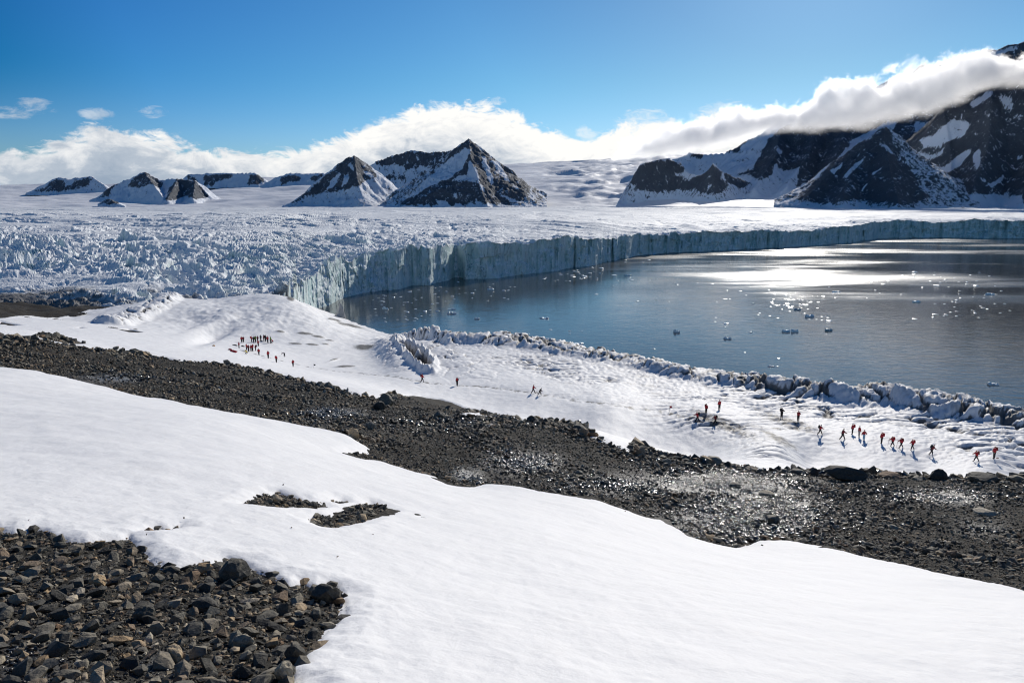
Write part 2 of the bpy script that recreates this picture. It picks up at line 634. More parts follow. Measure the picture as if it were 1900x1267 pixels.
def moraine_z(X, Y):
    """bare ground: stony ridge, hollows"""
    z = land_z(X, Y)
    far = sstep(6, 22, Y) * sstep(150, 90, Y)
    z = z + far * (0.30 * fbm(X / 3.1, Y / 3.1, 4, 21) + 0.10 * ridged(X / 1.1, Y / 1.1, 3, 25))
    z = z + (1 - sstep(8, 20, Y)) * (0.035 * fbm(X / 0.5, Y / 0.5, 4, 31))
    z = z + sstep(150, 200, Y) * 2.5 * (fbm(X / 16, Y / 16, 4, 33))
    return z


# ------------------------------------------------------------------ materials of the setting
def mat_snow(name, scale=1.0, base=(0.90, 0.89, 0.87), dirt_shade=False, near=False):
    m, nt, b, out = material(name)
    P = nt.pos()
    c = nt.mix(nt.noise(P, 0.4 / scale, 5, 0.6), [v * 0.975 for v in base], [min(1, v * 1.02) for v in base])
    if dirt_shade:
        d = nt.attr('dirt_shade')
        n = nt.noise(P, 1.3, 6, 0.7)
        f = nt.mapr(nt.math('ADD', d, nt.math('MULTIPLY', nt.math('SUBTRACT', n, 0.5), 0.75)), 0.32, 0.85)
        c = nt.mix(f, c, nt.mix(nt.noise(P, 0.9, 4), (0.10, 0.093, 0.083), (0.27, 0.26, 0.24)))
        # thin veil of dust over the old ice
        f2 = nt.math('MULTIPLY', nt.mapr(nt.noise(nt.scaled(P, (1, 2.2, 1)), 0.16, 7, 0.65), 0.52, 0.75), nt.math('MULTIPLY', nt.attr('old'), 0.85))
        c = nt.mix(f2, c, (0.47, 0.45, 0.42))
    if near:
        sp_ = nt.mapr(nt.noise(P, 11, 6, 0.75), 0.70, 0.76)
        c = nt.mix(nt.math('MULTIPLY', sp_, nt.mapr(nt.noise(P, 0.5, 3), 0.45, 0.7)), c, (0.35, 0.32, 0.28))
        c = nt.mix(nt.math('MULTIPLY', nt.mapr(nt.noise(nt.scaled(P, (1, 1.6, 1)), 0.9, 6, 0.65), 0.5, 0.8), 0.16), c, (0.62, 0.60, 0.56))
    nt.put(b.inputs['Base Color'], c)
    b.inputs['Roughness'].default_value = 0.62
    b.inputs['Specular IOR Level'].default_value = 0.12
    h = nt.math('ADD', nt.math('MULTIPLY', nt.noise(P, 1.1 / scale, 5, 0.6), 0.6), nt.math('MULTIPLY', nt.noise(P, 16 / scale, 4, 0.65), 0.07))
    if near:
        h = nt.math('ADD', h, nt.math('MULTIPLY', nt.noise(P, 75, 3, 0.7), 0.02))
    nt.put(b.inputs['Normal'], nt.bump(h, 0.16 * scale, 0.6))
    return m


M_SNOW = mat_snow('snow_near', 0.8, near=True)
M_SHELF = mat_snow('snow_shelf', 3.0, dirt_shade=True)


def rock_colours(nt, f):
    return nt.ramp(f, [(0.0, (0.034, 0.033, 0.031)), (0.28, (0.070, 0.067, 0.060)), (0.52, (0.115, 0.108, 0.094)), (0.68, (0.165, 0.152, 0.128)),
                       (0.78, (0.150, 0.098, 0.062)), (0.86, (0.22, 0.20, 0.165)), (0.95, (0.24, 0.17, 0.10)), (1.0, (0.34, 0.32, 0.28))])


def mat_ground():
    m, nt, b, out = material('moraine')
    P = nt.pos()
    wet = nt.attr('wet')
    v = nt.node('ShaderNodeTexVoronoi', feature='F1')
    nt.put(v.inputs['Vector'], P)
    v.inputs['Scale'].default_value = 9
    sepc = nt.node('ShaderNodeSeparateColor')
    nt.put(sepc.inputs[0], v.outputs['Color'])
    c = rock_colours(nt, nt.math('MULTIPLY', sepc.outputs[0], 0.8))
    big = nt.noise(P, 0.25, 4, 0.6)
    c = nt.mix(nt.mapr(big, 0.35, 0.7), c, (0.055, 0.050, 0.043))
    mud = nt.mapr(nt.noise(P, 40, 3, 0.7), 0.3, 0.7)
    c = nt.mix(nt.math('MULTIPLY', mud, 0.6), c, (0.024, 0.022, 0.019))
    c = nt.mix(1.0, c, (0.62, 0.60, 0.56), 'MULTIPLY')
    c = nt.mix(wet, c, (0.020, 0.019, 0.018))
    nt.put(b.inputs['Base Color'], c)
    nt.put(b.inputs['Roughness'], nt.mapr(wet, 0, 1, 0.85, 0.12))
    nt.put(b.inputs['Specular IOR Level'], nt.mapr(wet, 0, 0.6, 0.12, 0.6))
    h = nt.math('ADD', v.outputs['Distance'], nt.math('MULTIPLY', nt.noise(P, 30, 4, 0.7), 0.6))
    nt.put(b.inputs['Normal'], nt.bump(h, 0.05, 1.0))
    return m


M_GROUND = mat_ground()

# wet places of the moraine: (photo x, photo y, spread x, spread y, amount)
WET = [(1390, 960, 150, 50, 0.9), (1462, 960, 60, 35, 1.0), (1340, 900, 170, 26, 0.85), (1745, 925, 110, 16, 0.7), (1820, 980, 60, 20, 0.35), (1180, 900, 170, 28, 0.5), (970, 862, 70, 22, 0.8), (865, 885, 40, 14, 0.7),
       (620, 770, 60, 10, 0.8), (210, 705, 80, 8, 0.6), (800, 790, 120, 14, 0.3), (60, 1240, 80, 60, 0.55), (300, 1235, 60, 30, 0.45)]


def wet_at(X, Y):
    px, py = seen_at(X, Y, land_z(X, Y))
    w = np.zeros_like(X)
    for x, y, sx, sy, k in WET:
        w = np.maximum(w, k * np.exp(-(((px - x) / sx) ** 2 + ((py - y) / sy) ** 2)))
    return w


# ------------------------------------------------------------------ the ground
def grid_aY(a0, a1, na, y0, y1, ny):
    a = np.linspace(a0, a1, na)
    Y = np.exp(np.linspace(math.log(y0), math.log(y1), ny))
    A, YY = np.meshgrid(a, Y)
    return A, YY, A * YY


A, Yg, Xg = grid_aY(-1.15, 1.15, 760, 1.7, 300, 520)
zg = moraine_z(Xg, Yg)
s1 = sd_snow1(Xg, Yg)
s2 = sd_snow2(Xg, Yg)
inner = np.where(Yg < 12, 0.25, 0.9)
keep = (s1 < inner) & (s2 < np.maximum(1.2, 0.012 * Yg))
keep &= Yg < shore_y(A) - 2
wetv = wet_at(Xg, Yg)
GROUND = structure(sheet('ground', Xg, Yg, zg, keep, {'wet': wetv}, M_GROUND), 'dark stony moraine ground between the snowfields')

# near snowfield
A, Yg, Xg = grid_aY(-1.15, 1.15, 760, 1.7, 60, 520)
s1 = sd_snow1(Xg, Yg)
ragged = (0.035 + 0.05 * sstep(6, 20, Yg)) * fbm(Xg / 0.22, Yg / 0.22, 4, 41) + 0.10 * fbm(Xg / 1.6, Yg / 1.6, 3, 44) * sstep(4, 12, Yg)
sr = s1 + ragged
T = 0.075 + 0.12 * sstep(6, 25, Yg)
wdt = 0.22 + 0.4 * sstep(6, 25, Yg)
th = T * np.sqrt(np.clip(sr / wdt, 0, 1)) + 0.05 * sstep(0, 4, s1) - 0.22 * sstep(0.0, -0.25, sr)
lump = 0.022 * fbm(Xg / 0.22, Yg / 0.22, 3, 47) * sstep(0.9, 0.05, s1)
z1 = land_z(Xg, Yg) + th + lump + 0.09 * fbm(Xg / 4, Yg / 4, 3, 51) * sstep(5, 14, Yg) + 0.026 * fbm(Xg / 0.8, Yg / 0.8, 3, 52) + 0.007 * ridged(Xg / 0.28, Yg / 0.28, 2, 53) * sstep(16, 8, Yg)
SNOW_NEAR = structure(sheet('snow_field', Xg, Yg, z1, s1 > -0.35, None, M_SNOW), 'smooth bright snowfield in the foreground')

# snow shelf and old ice down to the shore
NA2, NY2 = 1150, 600
A, Yg, Xg = grid_aY(-0.99, 0.99, NA2, 37, 445, NY2)
s2 = sd_snow2(Xg, Yg)
ys = shore_y(A) + 3.0 * fbm(Xg / 18, Yg / 18, 3, 61)
inl = ys - Yg                              # metres inland of the shoreline
px_, py_ = seen_at(Xg, Yg, land_z(Xg, Yg))
zb = land_z(Xg, Yg)


def bell(x0, y0, sx, sy, rot=0.0):
    dx, dy = px_ - x0, py_ - y0
    c, s = math.cos(rot), math.sin(rot)
    u = (dx * c + dy * s) / sx
    v = (-dx * s + dy * c) / sy
    return np.exp(-(u * u + v * v))


dirt_shade = np.zeros_like(zb)
# rows of rounded ice blocks along the shore
ridge_on = sstep(-0.175, -0.135, A)
wid = np.interp(A, [-0.2, -0.1, 0.0, 0.2, 0.4, 0.5, 0.75], [26, 25, 19, 14, 10, 11, 9])
hgt = np.interp(A, [-0.16, -0.12, -0.05, 0.1, 0.25, 0.4, 0.52, 0.62, 0.75], [2.8, 3.6, 2.4, 1.4, 1.8, 2.1, 3.0, 2.8, 2.0])
env = sstep(wid, wid * 0.45, inl) * sstep(-2.5, 1.5, inl) * ridge_on
wx = Xg + 1.6 * fbm(Xg / 7, Yg / 7, 3, 63)
wy = Yg + 1.6 * fbm(Xg / 7 + 9, Yg / 7, 3, 64)
rot = 0.45
ux = wx * math.cos(rot) - wy * math.sin(rot)
uy = wx * math.sin(rot) + wy * math.cos(rot)
f1, f2, cid, wdx_, wdy_ = worley(ux / 5.6, uy / 6.6, 66)
crack = np.clip((f2 - f1) / 0.15, 0, 1)
block = crack ** 0.3 * (0.66 + 0.42 * cid + 0.5 * wdx_ * (cid - 0.4) - 0.35 * wdy_) + 0.16 * ridged(wx / 4, wy / 4, 4, 65) - 0.05
f1b, f2b, cidb, _, _ = worley(wx / 1.7, wy / 1.7, 67)
block = block + 0.16 * np.sqrt(np.clip((f2b - f1b) / 0.4, 0, 1))
zs = zb + env * hgt * block
streak = fbm(wx / 3.0, wy / 3.0, 4, 669)
seam = sstep(0.10, 0.0, np.abs(perlin(ux / 4.5 + 0.8 * perlin(wx / 9, wy / 9, 671), uy / 11, 670))) * sstep(-0.2, 0.2, perlin(wx / 14, wy / 14, 672))
seam = np.maximum(seam, sstep(0.08, 0.0, np.abs(perlin(uy / 3.2, ux / 9 + wx / 12, 673))) * sstep(0.0, 0.3, perlin(wx / 11, wy / 11, 674)))
zs = zs - env * 0.7 * seam
dirt_shade = np.maximum(dirt_shade, env * (1.1 * (1 - sstep(0.1, 0.95, crack)) + 0.40 + 0.7 * streak + 1.1 * seam))
# dark rock bits at the left end of the ridge and the great crevasse
crev = bell(772, 668, 44, 15, 0.55) * (0.75 + 0.8 * fbm(Xg / 6, Yg / 9, 4, 661))
zs = zs - 6.5 * sstep(0.30, 0.62, crev) + 1.8 * sstep(0.12, 0.3, crev) * sstep(0.5, 0.3, crev) * block
dirt_shade = np.maximum(dirt_shade, 1.2 * sstep(0.26, 0.5, crev))  # shade down in the crevasse pit, painted in through this mask
rim = bell(815, 660, 90, 26, 0.35)
zs = zs + rim * 1.6 * (block - 0.5)
dirt_shade = np.maximum(dirt_shade, rim * (0.85 * (1 - crack) + 0.30 + 0.4 * fbm(wx / 4, wy / 3, 3, 662)))
dark = bell(768, 617, 22, 8)
zs = zs + 4.5 * dark * (0.5 + 0.7 * ridged(Xg / 5, Yg / 5, 3, 68))
dirt_shade = np.maximum(dirt_shade, dark * 1.2)
lump2 = bell(725, 660, 32, 20, 0.6)
zs = zs + lump2 * 3.0 * block
dirt_shade = np.maximum(dirt_shade, lump2 * 0.8 * (1 - crack))
# crevassed old ice between the shore ridge and the walkers' track
old = sstep(62, 14, inl - 8 * fbm(Xg / 25, Yg / 25, 3, 70)) * sstep(-0.21, -0.10, A)
old = np.maximum(old, 0.9 * bell(1340, 800, 140, 28, 0.32))
old = np.maximum(old, 0.8 * bell(1500, 795, 90, 22, 0.3))
old = np.maximum(old, 0.7 * bell(1060, 700, 160, 30, 0.25))
r1 = 0.30
cxx = (wx * math.cos(r1) + wy * math.sin(r1))
cyy = (-wx * math.sin(r1) + wy * math.cos(r1))
g1, g2, gid, _, _ = worley(cxx / 13.0, cyy / 2.6, 71)
k1 = 1 - sstep(0.03, 0.26, g2 - g1)
h1_, h2_, hid, _, _ = worley(cxx / 5.2, cyy / 1.1, 72)
k2 = 1 - sstep(0.02, 0.24, h2_ - h1_)
patchy = sstep(-0.15, 0.25, fbm(Xg / 22, Yg / 22, 3, 73))
zs = zs + old * (0.30 * gid * (1 - k1) * patchy - 0.80 * k1 * patchy - 0.28 * k2)
dirt_shade = np.maximum(dirt_shade, old * (1.05 * k1 * patchy + 0.75 * k2 * patchy))
spot = np.maximum(bell(1345, 790, 90, 14, 0.42), np.maximum(bell(1470, 788, 80, 12, 0.3), bell(1440, 815, 60, 9, 0.5)))
dirt_shade = np.maximum(dirt_shade, spot * (0.5 + 0.6 * ridged(cxx / 2.4, cyy / 0.9, 3, 74)))
zs = zs + spot * 0.25 * ridged(cxx / 2.4, cyy / 0.9, 3, 74)
# dirty slivers near the gathered group, left mounds
for (x0, y0, sx, sy, rr) in [(521, 618, 9, 3, 0), (566, 621, 18, 3.0, 0.1), (590, 627, 14, 2.2, 0.15), (612, 634, 10, 1.4, 0.1), (549, 640, 15, 1.8, 0.1), (580, 642, 14, 2, 0.1), (604, 641, 8, 1.6, 0.1),
                             (540, 556, 9, 5, 0.2), (640, 683, 22, 2.0, -0.05), (620, 670, 10, 1.4, -0.3), (645, 575, 14, 3, 0.2), (676, 648, 22, 6, 0.1), (650, 606, 30, 3, 0.2), (620, 596, 16, 2, 0.2)]:
    bb = bell(x0, y0, sx, sy, rr)
    dirt_shade = np.maximum(dirt_shade, 1.15 * bb)
    zs = zs + 0.5 * bb
# scalloped surface of the left mounds, suncups, footpath
mound = bell(440, 590, 150, 34)
zs = zs + mound * (2.4 * fbm(Xg / 18, Yg / 26, 5, 75) + 0.6 * ridged(Xg / 5.5, Yg / 8, 3, 751)) + sstep(150, 300, Yg) * 0.5 * fbm(Xg / 5, Yg / 8, 3, 76)
zs = zs - 2.2 * bell(398, 622, 34, 9, -0.35) + 1.2 * bell(385, 606, 34, 6, -0.3)
zs = zs + 0.10 * fbm(Xg / 1.8, Yg / 2.6, 3, 77) + 0.14 * fbm(Xg / 9, Yg / 14, 3, 78)
track = np.full_like(zs, 99.0)
TRK = [(450, 652), (500, 665), (560, 680), (640, 692), (720, 700), (785, 711), (850, 717), (920, 722), (990, 732), (1060, 742), (1150, 755), (1240, 768), (1300, 782), (1400, 795), (1500, 800), (1560, 812), (1640, 824), (1700, 836), (1760, 846), (1830, 853), (1960, 872)]
_tw = world_poly(densify(TRK + TRK[::-1][1:-1], 14, 1.0, 4)[:70])
for i in range(len(_tw) - 1):
    (ax, ay), (bx, by) = _tw[i], _tw[i + 1]
    ex, ey = bx - ax, by - ay
    tt = np.clip(((Xg - ax) * ex + (Yg - ay) * ey) / (ex * ex + ey * ey), 0, 1)
    track = np.minimum(track, np.hypot(Xg - ax - tt * ex, Yg - ay - tt * ey))
on = np.exp(-(track / 1.5) ** 2)
zs = zs - on * (0.07 + 0.22 * np.maximum(0, fbm(Xg / 0.8, Yg / 0.9, 2, 79)))
dirt_shade = np.maximum(dirt_shade, on * 0.85 * sstep(-0.5, 0.4, fbm(Xg / 1.3, Yg / 1.3, 3, 80)))
# diagonal row of broken ice blocks below the glacier's edge
rowpts = [(205, 604), (238, 596), (270, 582), (300, 565), (326, 549)]
_rw = world_poly(densify(rowpts + rowpts[::-1][1:-1], 8, 0.5, 4)[:16])
rd = np.full_like(zs, 99.0)
for i in range(len(_rw) - 1):
    (ax, ay), (bx, by) = _rw[i], _rw[i + 1]
    ex, ey = bx - ax, by - ay
    tt = np.clip(((Xg - ax) * ex + (Yg - ay) * ey) / (ex * ex + ey * ey + 1e-6), 0, 1)
    rd = np.minimum(rd, np.hypot(Xg - ax - tt * ex, Yg - ay - tt * ey))
re_ = sstep(6.5, 2.0, rd)
zs = zs + re_ * (2.6 * block - 0.4)
dirt_shade = np.maximum(dirt_shade, re_ * (1.15 * (1 - crack) + 0.25 + 0.5 * streak))
# thickness against the bare moraine, fall to the water
T2 = 0.22 * np.sqrt(np.clip((s2 + 0.25 * fbm(Xg / 1.5, Yg / 1.5, 3, 81)) / 0.9, 0, 1)) - 0.5 * sstep(0.1, -0.9, s2)
zs = zs + T2 * (1 + 2 * sstep(150, 230, Yg) * sstep(2.0, 0.0, s2))
fall = sstep(0.5, -5.0, inl)
zs = zs * (1 - fall) + (-4.0) * fall
dirt_shade = np.maximum(dirt_shade, 0.35 * sstep(2, -2, inl))
keep = (s2 > -1.2) & (inl > -7) & (Yg < 440)
SHELF = structure(sheet('snow_shelf', Xg, Yg, zs, keep, {'dirt_shade': dirt_shade, 'old': np.clip(old + 0.6 * sstep(150, 230, Yg) * (1 - bell(300, 620, 150, 30)) + 0.35 * sstep(80, 20, inl), 0, 1)}, M_SHELF), 'snow covered shelf of old ice where the walkers are')
_shA, _shL, _shZ = A[0], np.log(Yg[:, 0]), zs


def shelf_z(x, y):
    a = x / y
    i = (a - _shA[0]) / (_shA[1] - _shA[0])
    j = (math.log(y) - _shL[0]) / (_shL[1] - _shL[0])
    i0 = int(np.clip(i, 0, NA2 - 2))
    j0 = int(np.clip(j, 0, NY2 - 2))
    u, v = i - i0, j - j0
    return float(_shZ[j0, i0] * (1 - u) * (1 - v) + _shZ[j0, i0 + 1] * u * (1 - v) + _shZ[j0 + 1, i0] * (1 - u) * v + _shZ[j0 + 1, i0 + 1] * u * v)


# ------------------------------------------------------------------ water of the fjord
def mat_water():
    m, nt, b, out = material('fjord_water')
    P = nt.pos()
    b.inputs['Base Color'].default_value = (0.066, 0.068, 0.063, 1)
    b.inputs['IOR'].default_value = 1.333
    b.inputs['Specular IOR Level'].default_value = 0.5
    sepp = nt.node('ShaderNodeSeparateXYZ')
    nt.put(sepp.inputs[0], P)
    far = nt.mapr(sepp.outputs[1], 330, 560)
    patch = nt.noise(nt.scaled(P, (0.35, 1.0, 1.0)), 0.009, 5, 0.6)
    right = nt.mapr(sepp.outputs[0], -60, 180)
    ruffle = nt.math('MULTIPLY', nt.math('MULTIPLY', far, right), nt.mapr(patch, 0.34, 0.72))
    w1 = nt.noise(nt.scaled(P, (0.55, 1.0, 1.0)), 0.33, 4, 0.6, 0.4)
    w2 = nt.noise(nt.scaled(P, (0.7, 1.0, 1.0)), 0.045, 3, 0.5)
    w3 = nt.noise(nt.scaled(P, (0.6, 1.0, 1.0)), 1.4, 4, 0.65)
    h = nt.math('ADD', nt.math('MULTIPLY', w1, nt.mapr(ruffle, 0, 1, 0.55, 1.5)), nt.math('MULTIPLY', w2, 0.55))
    h = nt.math('ADD', h, nt.math('MULTIPLY', w3, nt.mapr(ruffle, 0, 1, 0.03, 0.55)))
    nt.put(b.inputs['Normal'], nt.bump(h, 0.22, 1.0))
    nt.put(b.inputs['Roughness'], nt.mapr(ruffle, 0, 1, 0.06, 0.33))
    return m


M_WATER = mat_water()
xs = np.array([-900., 6000.])
Xw, Yw = np.meshgrid(np.array([-900., -200, 300, 1200, 6000.]), np.array([60., 300, 700, 1500, 2600.]))
WATER = structure(sheet('water', Xw, Yw, np.zeros_like(Xw), None, None, M_WATER, smooth=False), 'dark calm fjord water with glitter')

# ------------------------------------------------------------------ the glacier
FRONT = [(-900, 600, 235), (-300, 585, 240), (0, 578, 250), (60, 590, 245), (140, 600, 238), (220, 586, 250), (300, 566, 275), (400, 572, 275), (450, 562, 290), (520, 548, 322), (560, 560, 385), (588, 575, 428),
         (610, 566, 0), (650, 549, 0), (700, 541, 0), (760, 532, 0), (800, 527, 0), (900, 517, 0), (1000, 508, 0), (1060, 500, 0), (1100, 492, 0), (1150, 481, 0), (1200, 473, 0), (1300, 466, 0), (1400, 462, 0),
         (1500, 456, 0), (1570, 451, 0), (1640, 441.5, 0), (1750, 441, 0), (1900, 443, 0), (2400, 444, 0)]
_fa, _fy = [], []
for px, py, Yv in FRONT:
    a_, t_ = sight(px, py)
    _fa.append(float(a_))
    _fy.append(Yv if Yv else EYE / float(t_))
NAG = 1300
_wd = np.interp(np.linspace(-1.0, 0.95, 4000), [-1.0, -0.75, -0.70, -0.40, -0.36, -0.20, -0.14, 0.7, 0.95], [0.45, 0.5, 0.9, 0.9, 2.3, 2.3, 0.95, 0.95, 0.6])
_wd = np.cumsum(_wd)
ag = np.interp(np.linspace(_wd[0], _wd[-1], NAG), _wd, np.linspace(-1.0, 0.95, 4000))
Yf = np.interp(ag, _fa, _fy)
# smooth the corners a little
ker = np.hanning(11)
ker /= ker.sum()
Yf = np.convolve(np.pad(Yf, 5, mode='edge'), ker, 'valid')
arc = np.concatenate([[0], np.cumsum(np.hypot(np.diff(ag * Yf), np.diff(Yf)))])
water_side = sstep(-0.262, -0.24, ag)
bay = 15.0 * fbm(arc / 52, arc * 0 + 3, 3, 90)
f1, f2, cid, cdx, cdy = worley(arc / 26, arc * 0 + 0.3, 91)
bay = bay + 7.5 * (cid - 0.5) * 2 * sstep(0.0, 0.3, f2 - f1)
k_bay = np.clip(arc * 0 + 1, 0, 1) * (0.4 + 0.6 * water_side) * np.clip(Yf / 500, 0.5, 1.3)
# a broken-out hollow in the front
notch = np.exp(-((ag - sight(845, 500)[0]) / 0.010) ** 2)
Yf2 = Yf + bay * k_bay + 26 * notch


def glacier_base(a, Y):
    """height of the smoothed ice surface"""
    L = np.log(Y)
    z = np.interp(L, np.log([240, 300, 450, 650, 900, 1500, 2200, 3000, 4200]), [24, 25.5, 28, 31.5, 34, 38.5, 41, 43, 50])
    # right side a little lower at its front, rising behind
    rgt = sstep(-0.02, 0.25, a)
    z2 = np.interp(L, np.log([600, 850, 1000, 1400, 2000, 2600, 4200]), [28.5, 23.0, 22.5, 27.0, 36.0, 43, 54])
    return z * (1 - rgt) + z2 * rgt


def serac(a, Y, X):
    left = sstep(0.02, -0.22, a)
    near = sstep(950, 380, Y)
    amp = (1.1 + 3.4 * near) * (0.55 + 0.75 * left) * sstep(3600, 1100, Y) + 2.3 * sstep(2600, 1000, Y)
    wxx = X + 9 * fbm(X / 40, Y / 40, 3, 100)
    wyy = Y + 9 * fbm(X / 40, Y / 40, 3, 103)
    s = 1.0 + 3.0 * sstep(650, 2200, Y)
    th = 0.35 + 0.25 * a
    u = wxx * math.cos(0.3) + wyy * math.sin(0.3)
    v = -wxx * math.sin(0.3) + wyy * math.cos(0.3)
    f1, f2, cid, dx, dy = worley(u / (34 * s), v / (20 * s), 105)
    g1, g2, gid, ex, ey = worley(wxx / (9 * s), wyy / (7.0 * s), 106)
    gap = sstep(0.0, 0.20, f2 - f1)
    gap2 = sstep(0.0, 0.30, g2 - g1)
    tilt = dx * (cid - 0.5) * 2.6 - dy * (cid - 0.15) * 1.6
    tilt2 = (ex * (gid - 0.5) * 2.4 - ey * (0.2 + gid)) * gap2
    h = (cid * 1.25 + tilt * 0.9) * gap + 0.42 * gid * gap2 + 0.45 * tilt2 + 0.50 * ridged(wxx / 12, wyy / 9, 4, 107) - 0.1
    big = fbm(X / 120, Y / 90, 3, 109)
    field = sstep(-0.22, 0.22, fbm(X / 170, Y / 80, 4, 112) + 0.10 * left + 0.12 * near)
    out = amp * (0.18 + 0.82 * field) * (h - 0.9) * 0.62 + big * (2.0 + 3.5 * near) * sstep(4000, 1500, Y)
    # long crevasse lines farther up
    lines = ridged((X * 0.30 + Y * 0.95 + 20 * fbm(X / 150, Y / 150, 2, 114)) / (34 + 40 * sstep(900, 2200, Y)), X / 330, 2, 115)
    out = out + 6.0 * lines * sstep(550, 1100, Y) * sstep(6000, 2600, Y) * (0.35 + 0.65 * sstep(-0.3, 0.3, fbm(X / 300, Y / 260, 3, 118)))
    deep = (1 - gap) * np.clip(amp / 4, 0, 1)
    return out, deep


NC, NR = 40, 440
rowsY = []
corner = np.exp(-((ag + 0.255) / 0.035) ** 2)
slump = sstep(0.08, 0.40, fbm(arc / 48, arc * 0 + 8, 3, 121)) * sstep(0.25, 0.0, ag)
off_top = 3.0 + 2.5 * np.abs(fbm(arc / 14, arc * 0, 2, 120)) + 26 * notch * 0.6 + 15 * slump + 14 * corner
top_Y0 = Yf2 + off_top
lnend = math.log(3600)
vv = np.linspace(0, 1, NR) ** 1.25
_k = np.hanning(81)
_k /= _k.sum()
Ys = np.convolve(np.pad(top_Y0, 40, mode='edge'), _k, 'valid')
Ytop = np.exp(np.log(Ys)[None] + (lnend - np.log(Ys))[None] * vv[:, None]) + (top_Y0 - Ys)[None] * np.exp(-9 * vv[:, None])
Atop = np.broadcast_to(ag[None], Ytop.shape)
Xtop = Atop * Ytop
zt0 = glacier_base(Atop, Ytop)
_ft = [(-900, 17), (0, 17), (200, 17), (300, 18), (400, 19), (520, 20), (560, 22), (600, 24), (650, 24.5), (700, 25), (760, 27), (850, 28), (950, 28), (1040, 28), (1100, 25), (1150, 22.5), (1300, 22), (1500, 21.5), (1570, 23), (1640, 27), (1900, 29), (2400, 29)]
ftop = np.interp(ag, [float(sight(p, 470)[0]) for p, _ in _ft], [h for _, h in _ft])
wf = sstep(300, 0, Ytop - Yf2[None])
zt0 = zt0 * (1 - wf) + (ftop[None] + 3.2 * fbm(Xtop / 34, Ytop / 34, 4, 122) + 1.6 * sstep(40, 0, Ytop - Yf2[None]) * ridged(Xtop / 16, Ytop / 16, 3, 124)) * wf
sr_, deep = serac(Atop, Ytop, Xtop)
Ztop = zt0 + sr_
dist_in = Ytop - Yf2[None]
# lower, dirtier lateral margin on the left; the surface comes down to the land there
marg = (1 - sstep(-0.33, -0.24, Atop)) * sstep(75, 5, dist_in)
land_h = 22.0
Ztop = Ztop - marg * 5.0
zc_top = Ztop[0]
# cliff rows: base at the waterline or on the land
base_z = np.where(water_side > 0.5, -2.0, 13.0)
base_z = -2.0 + 12.0 * (1 - sstep(-0.36, -0.30, ag))
cz = np.linspace(0, 1, NC)[:-1, None]
Zc = base_z[None] + (zc_top - base_z)[None] * cz
arcg = np.broadcast_to(arc[None], Zc.shape)
fl = ridged(arcg / 9.0 + 0.25 * fbm(arcg / 20, Zc / 18, 2, 131), Zc / 60, 3, 130)
fl2 = ridged(arcg / 3.2 + 0.3 * fbm(arcg / 9, Zc / 9, 2, 133), Zc / 26, 3, 134)
w1_, w2_, wid_, wdx, wdy = worley(arcg / 13 + 0.2 * fbm(arcg / 9, Zc / 9, 2, 137), Zc / 17, 136)
facet = (wid_ - 0.5) * 3.4 + wdx * (wid_ - 0.3) * 3.0
# distance scaling keeps the relief readable along the far front
ksc = np.clip(Yf2 / 520, 0.75, 1.5)[None]
offs = off_top[None] * cz ** 1.4 + ((1.6 + 1.4 * sstep(-0.24, -0.1, ag)[None]) * (1 - fl) + 1.1 * (1 - fl2) + 1.4 * facet + (3.0 + 5.0 * (slump + corner)[None]) * fbm(arcg / 17, Zc / 12, 4, 139) + 3.0 * (slump + corner)[None] * ridged(arcg / 11, Zc / 9, 3, 145)) * ksc * np.sin(np.pi * np.clip(cz, 0, 1) * 0.96 + 0.05) ** 0.5
offs = offs + 1.2 * sstep(0.08, 0.0, cz)
Yc = Yf2[None] + offs
Xc = ag[None] * Yc
Xa = np.concatenate([Xc, Xtop])
Ya = np.concatenate([Yc, Ytop])
Za = np.concatenate([Zc, Ztop])
AA = np.broadcast_to(ag[None], Xa.shape)
rowdist = np.concatenate([np.zeros_like(Xc), dist_in])
gdirt = 0.85 * (1 - sstep(-0.36, -0.21, AA)) * sstep(130, 5, rowdist) * (0.55 + 0.6 * fbm(Xa / 22, Ya / 9, 4, 140))
gdirt = gdirt * 1.5 + 0.95 * sstep(-0.50, -0.62, AA) * sstep(190, 30, rowdist)
gdirt = np.concatenate([gdirt[:NC - 1] + (1 - sstep(-0.36, -0.25, AA[:NC - 1])) * 0.35, gdirt[NC - 1:] + 0.35 * deep * (1 - sstep(-0.4, -0.15, Atop)) * sstep(260, 40, dist_in)])
gdeep = np.concatenate([0.25 + 0.55 * sstep(0.75, 0.1, fl) + 0.35 * sstep(0.6, 0.0, fl2) + 0.3 * fbm(arcg / 18, Zc / 14, 3, 142), deep])  # cliff rows: occlusion shade of the flute recesses, painted as colour


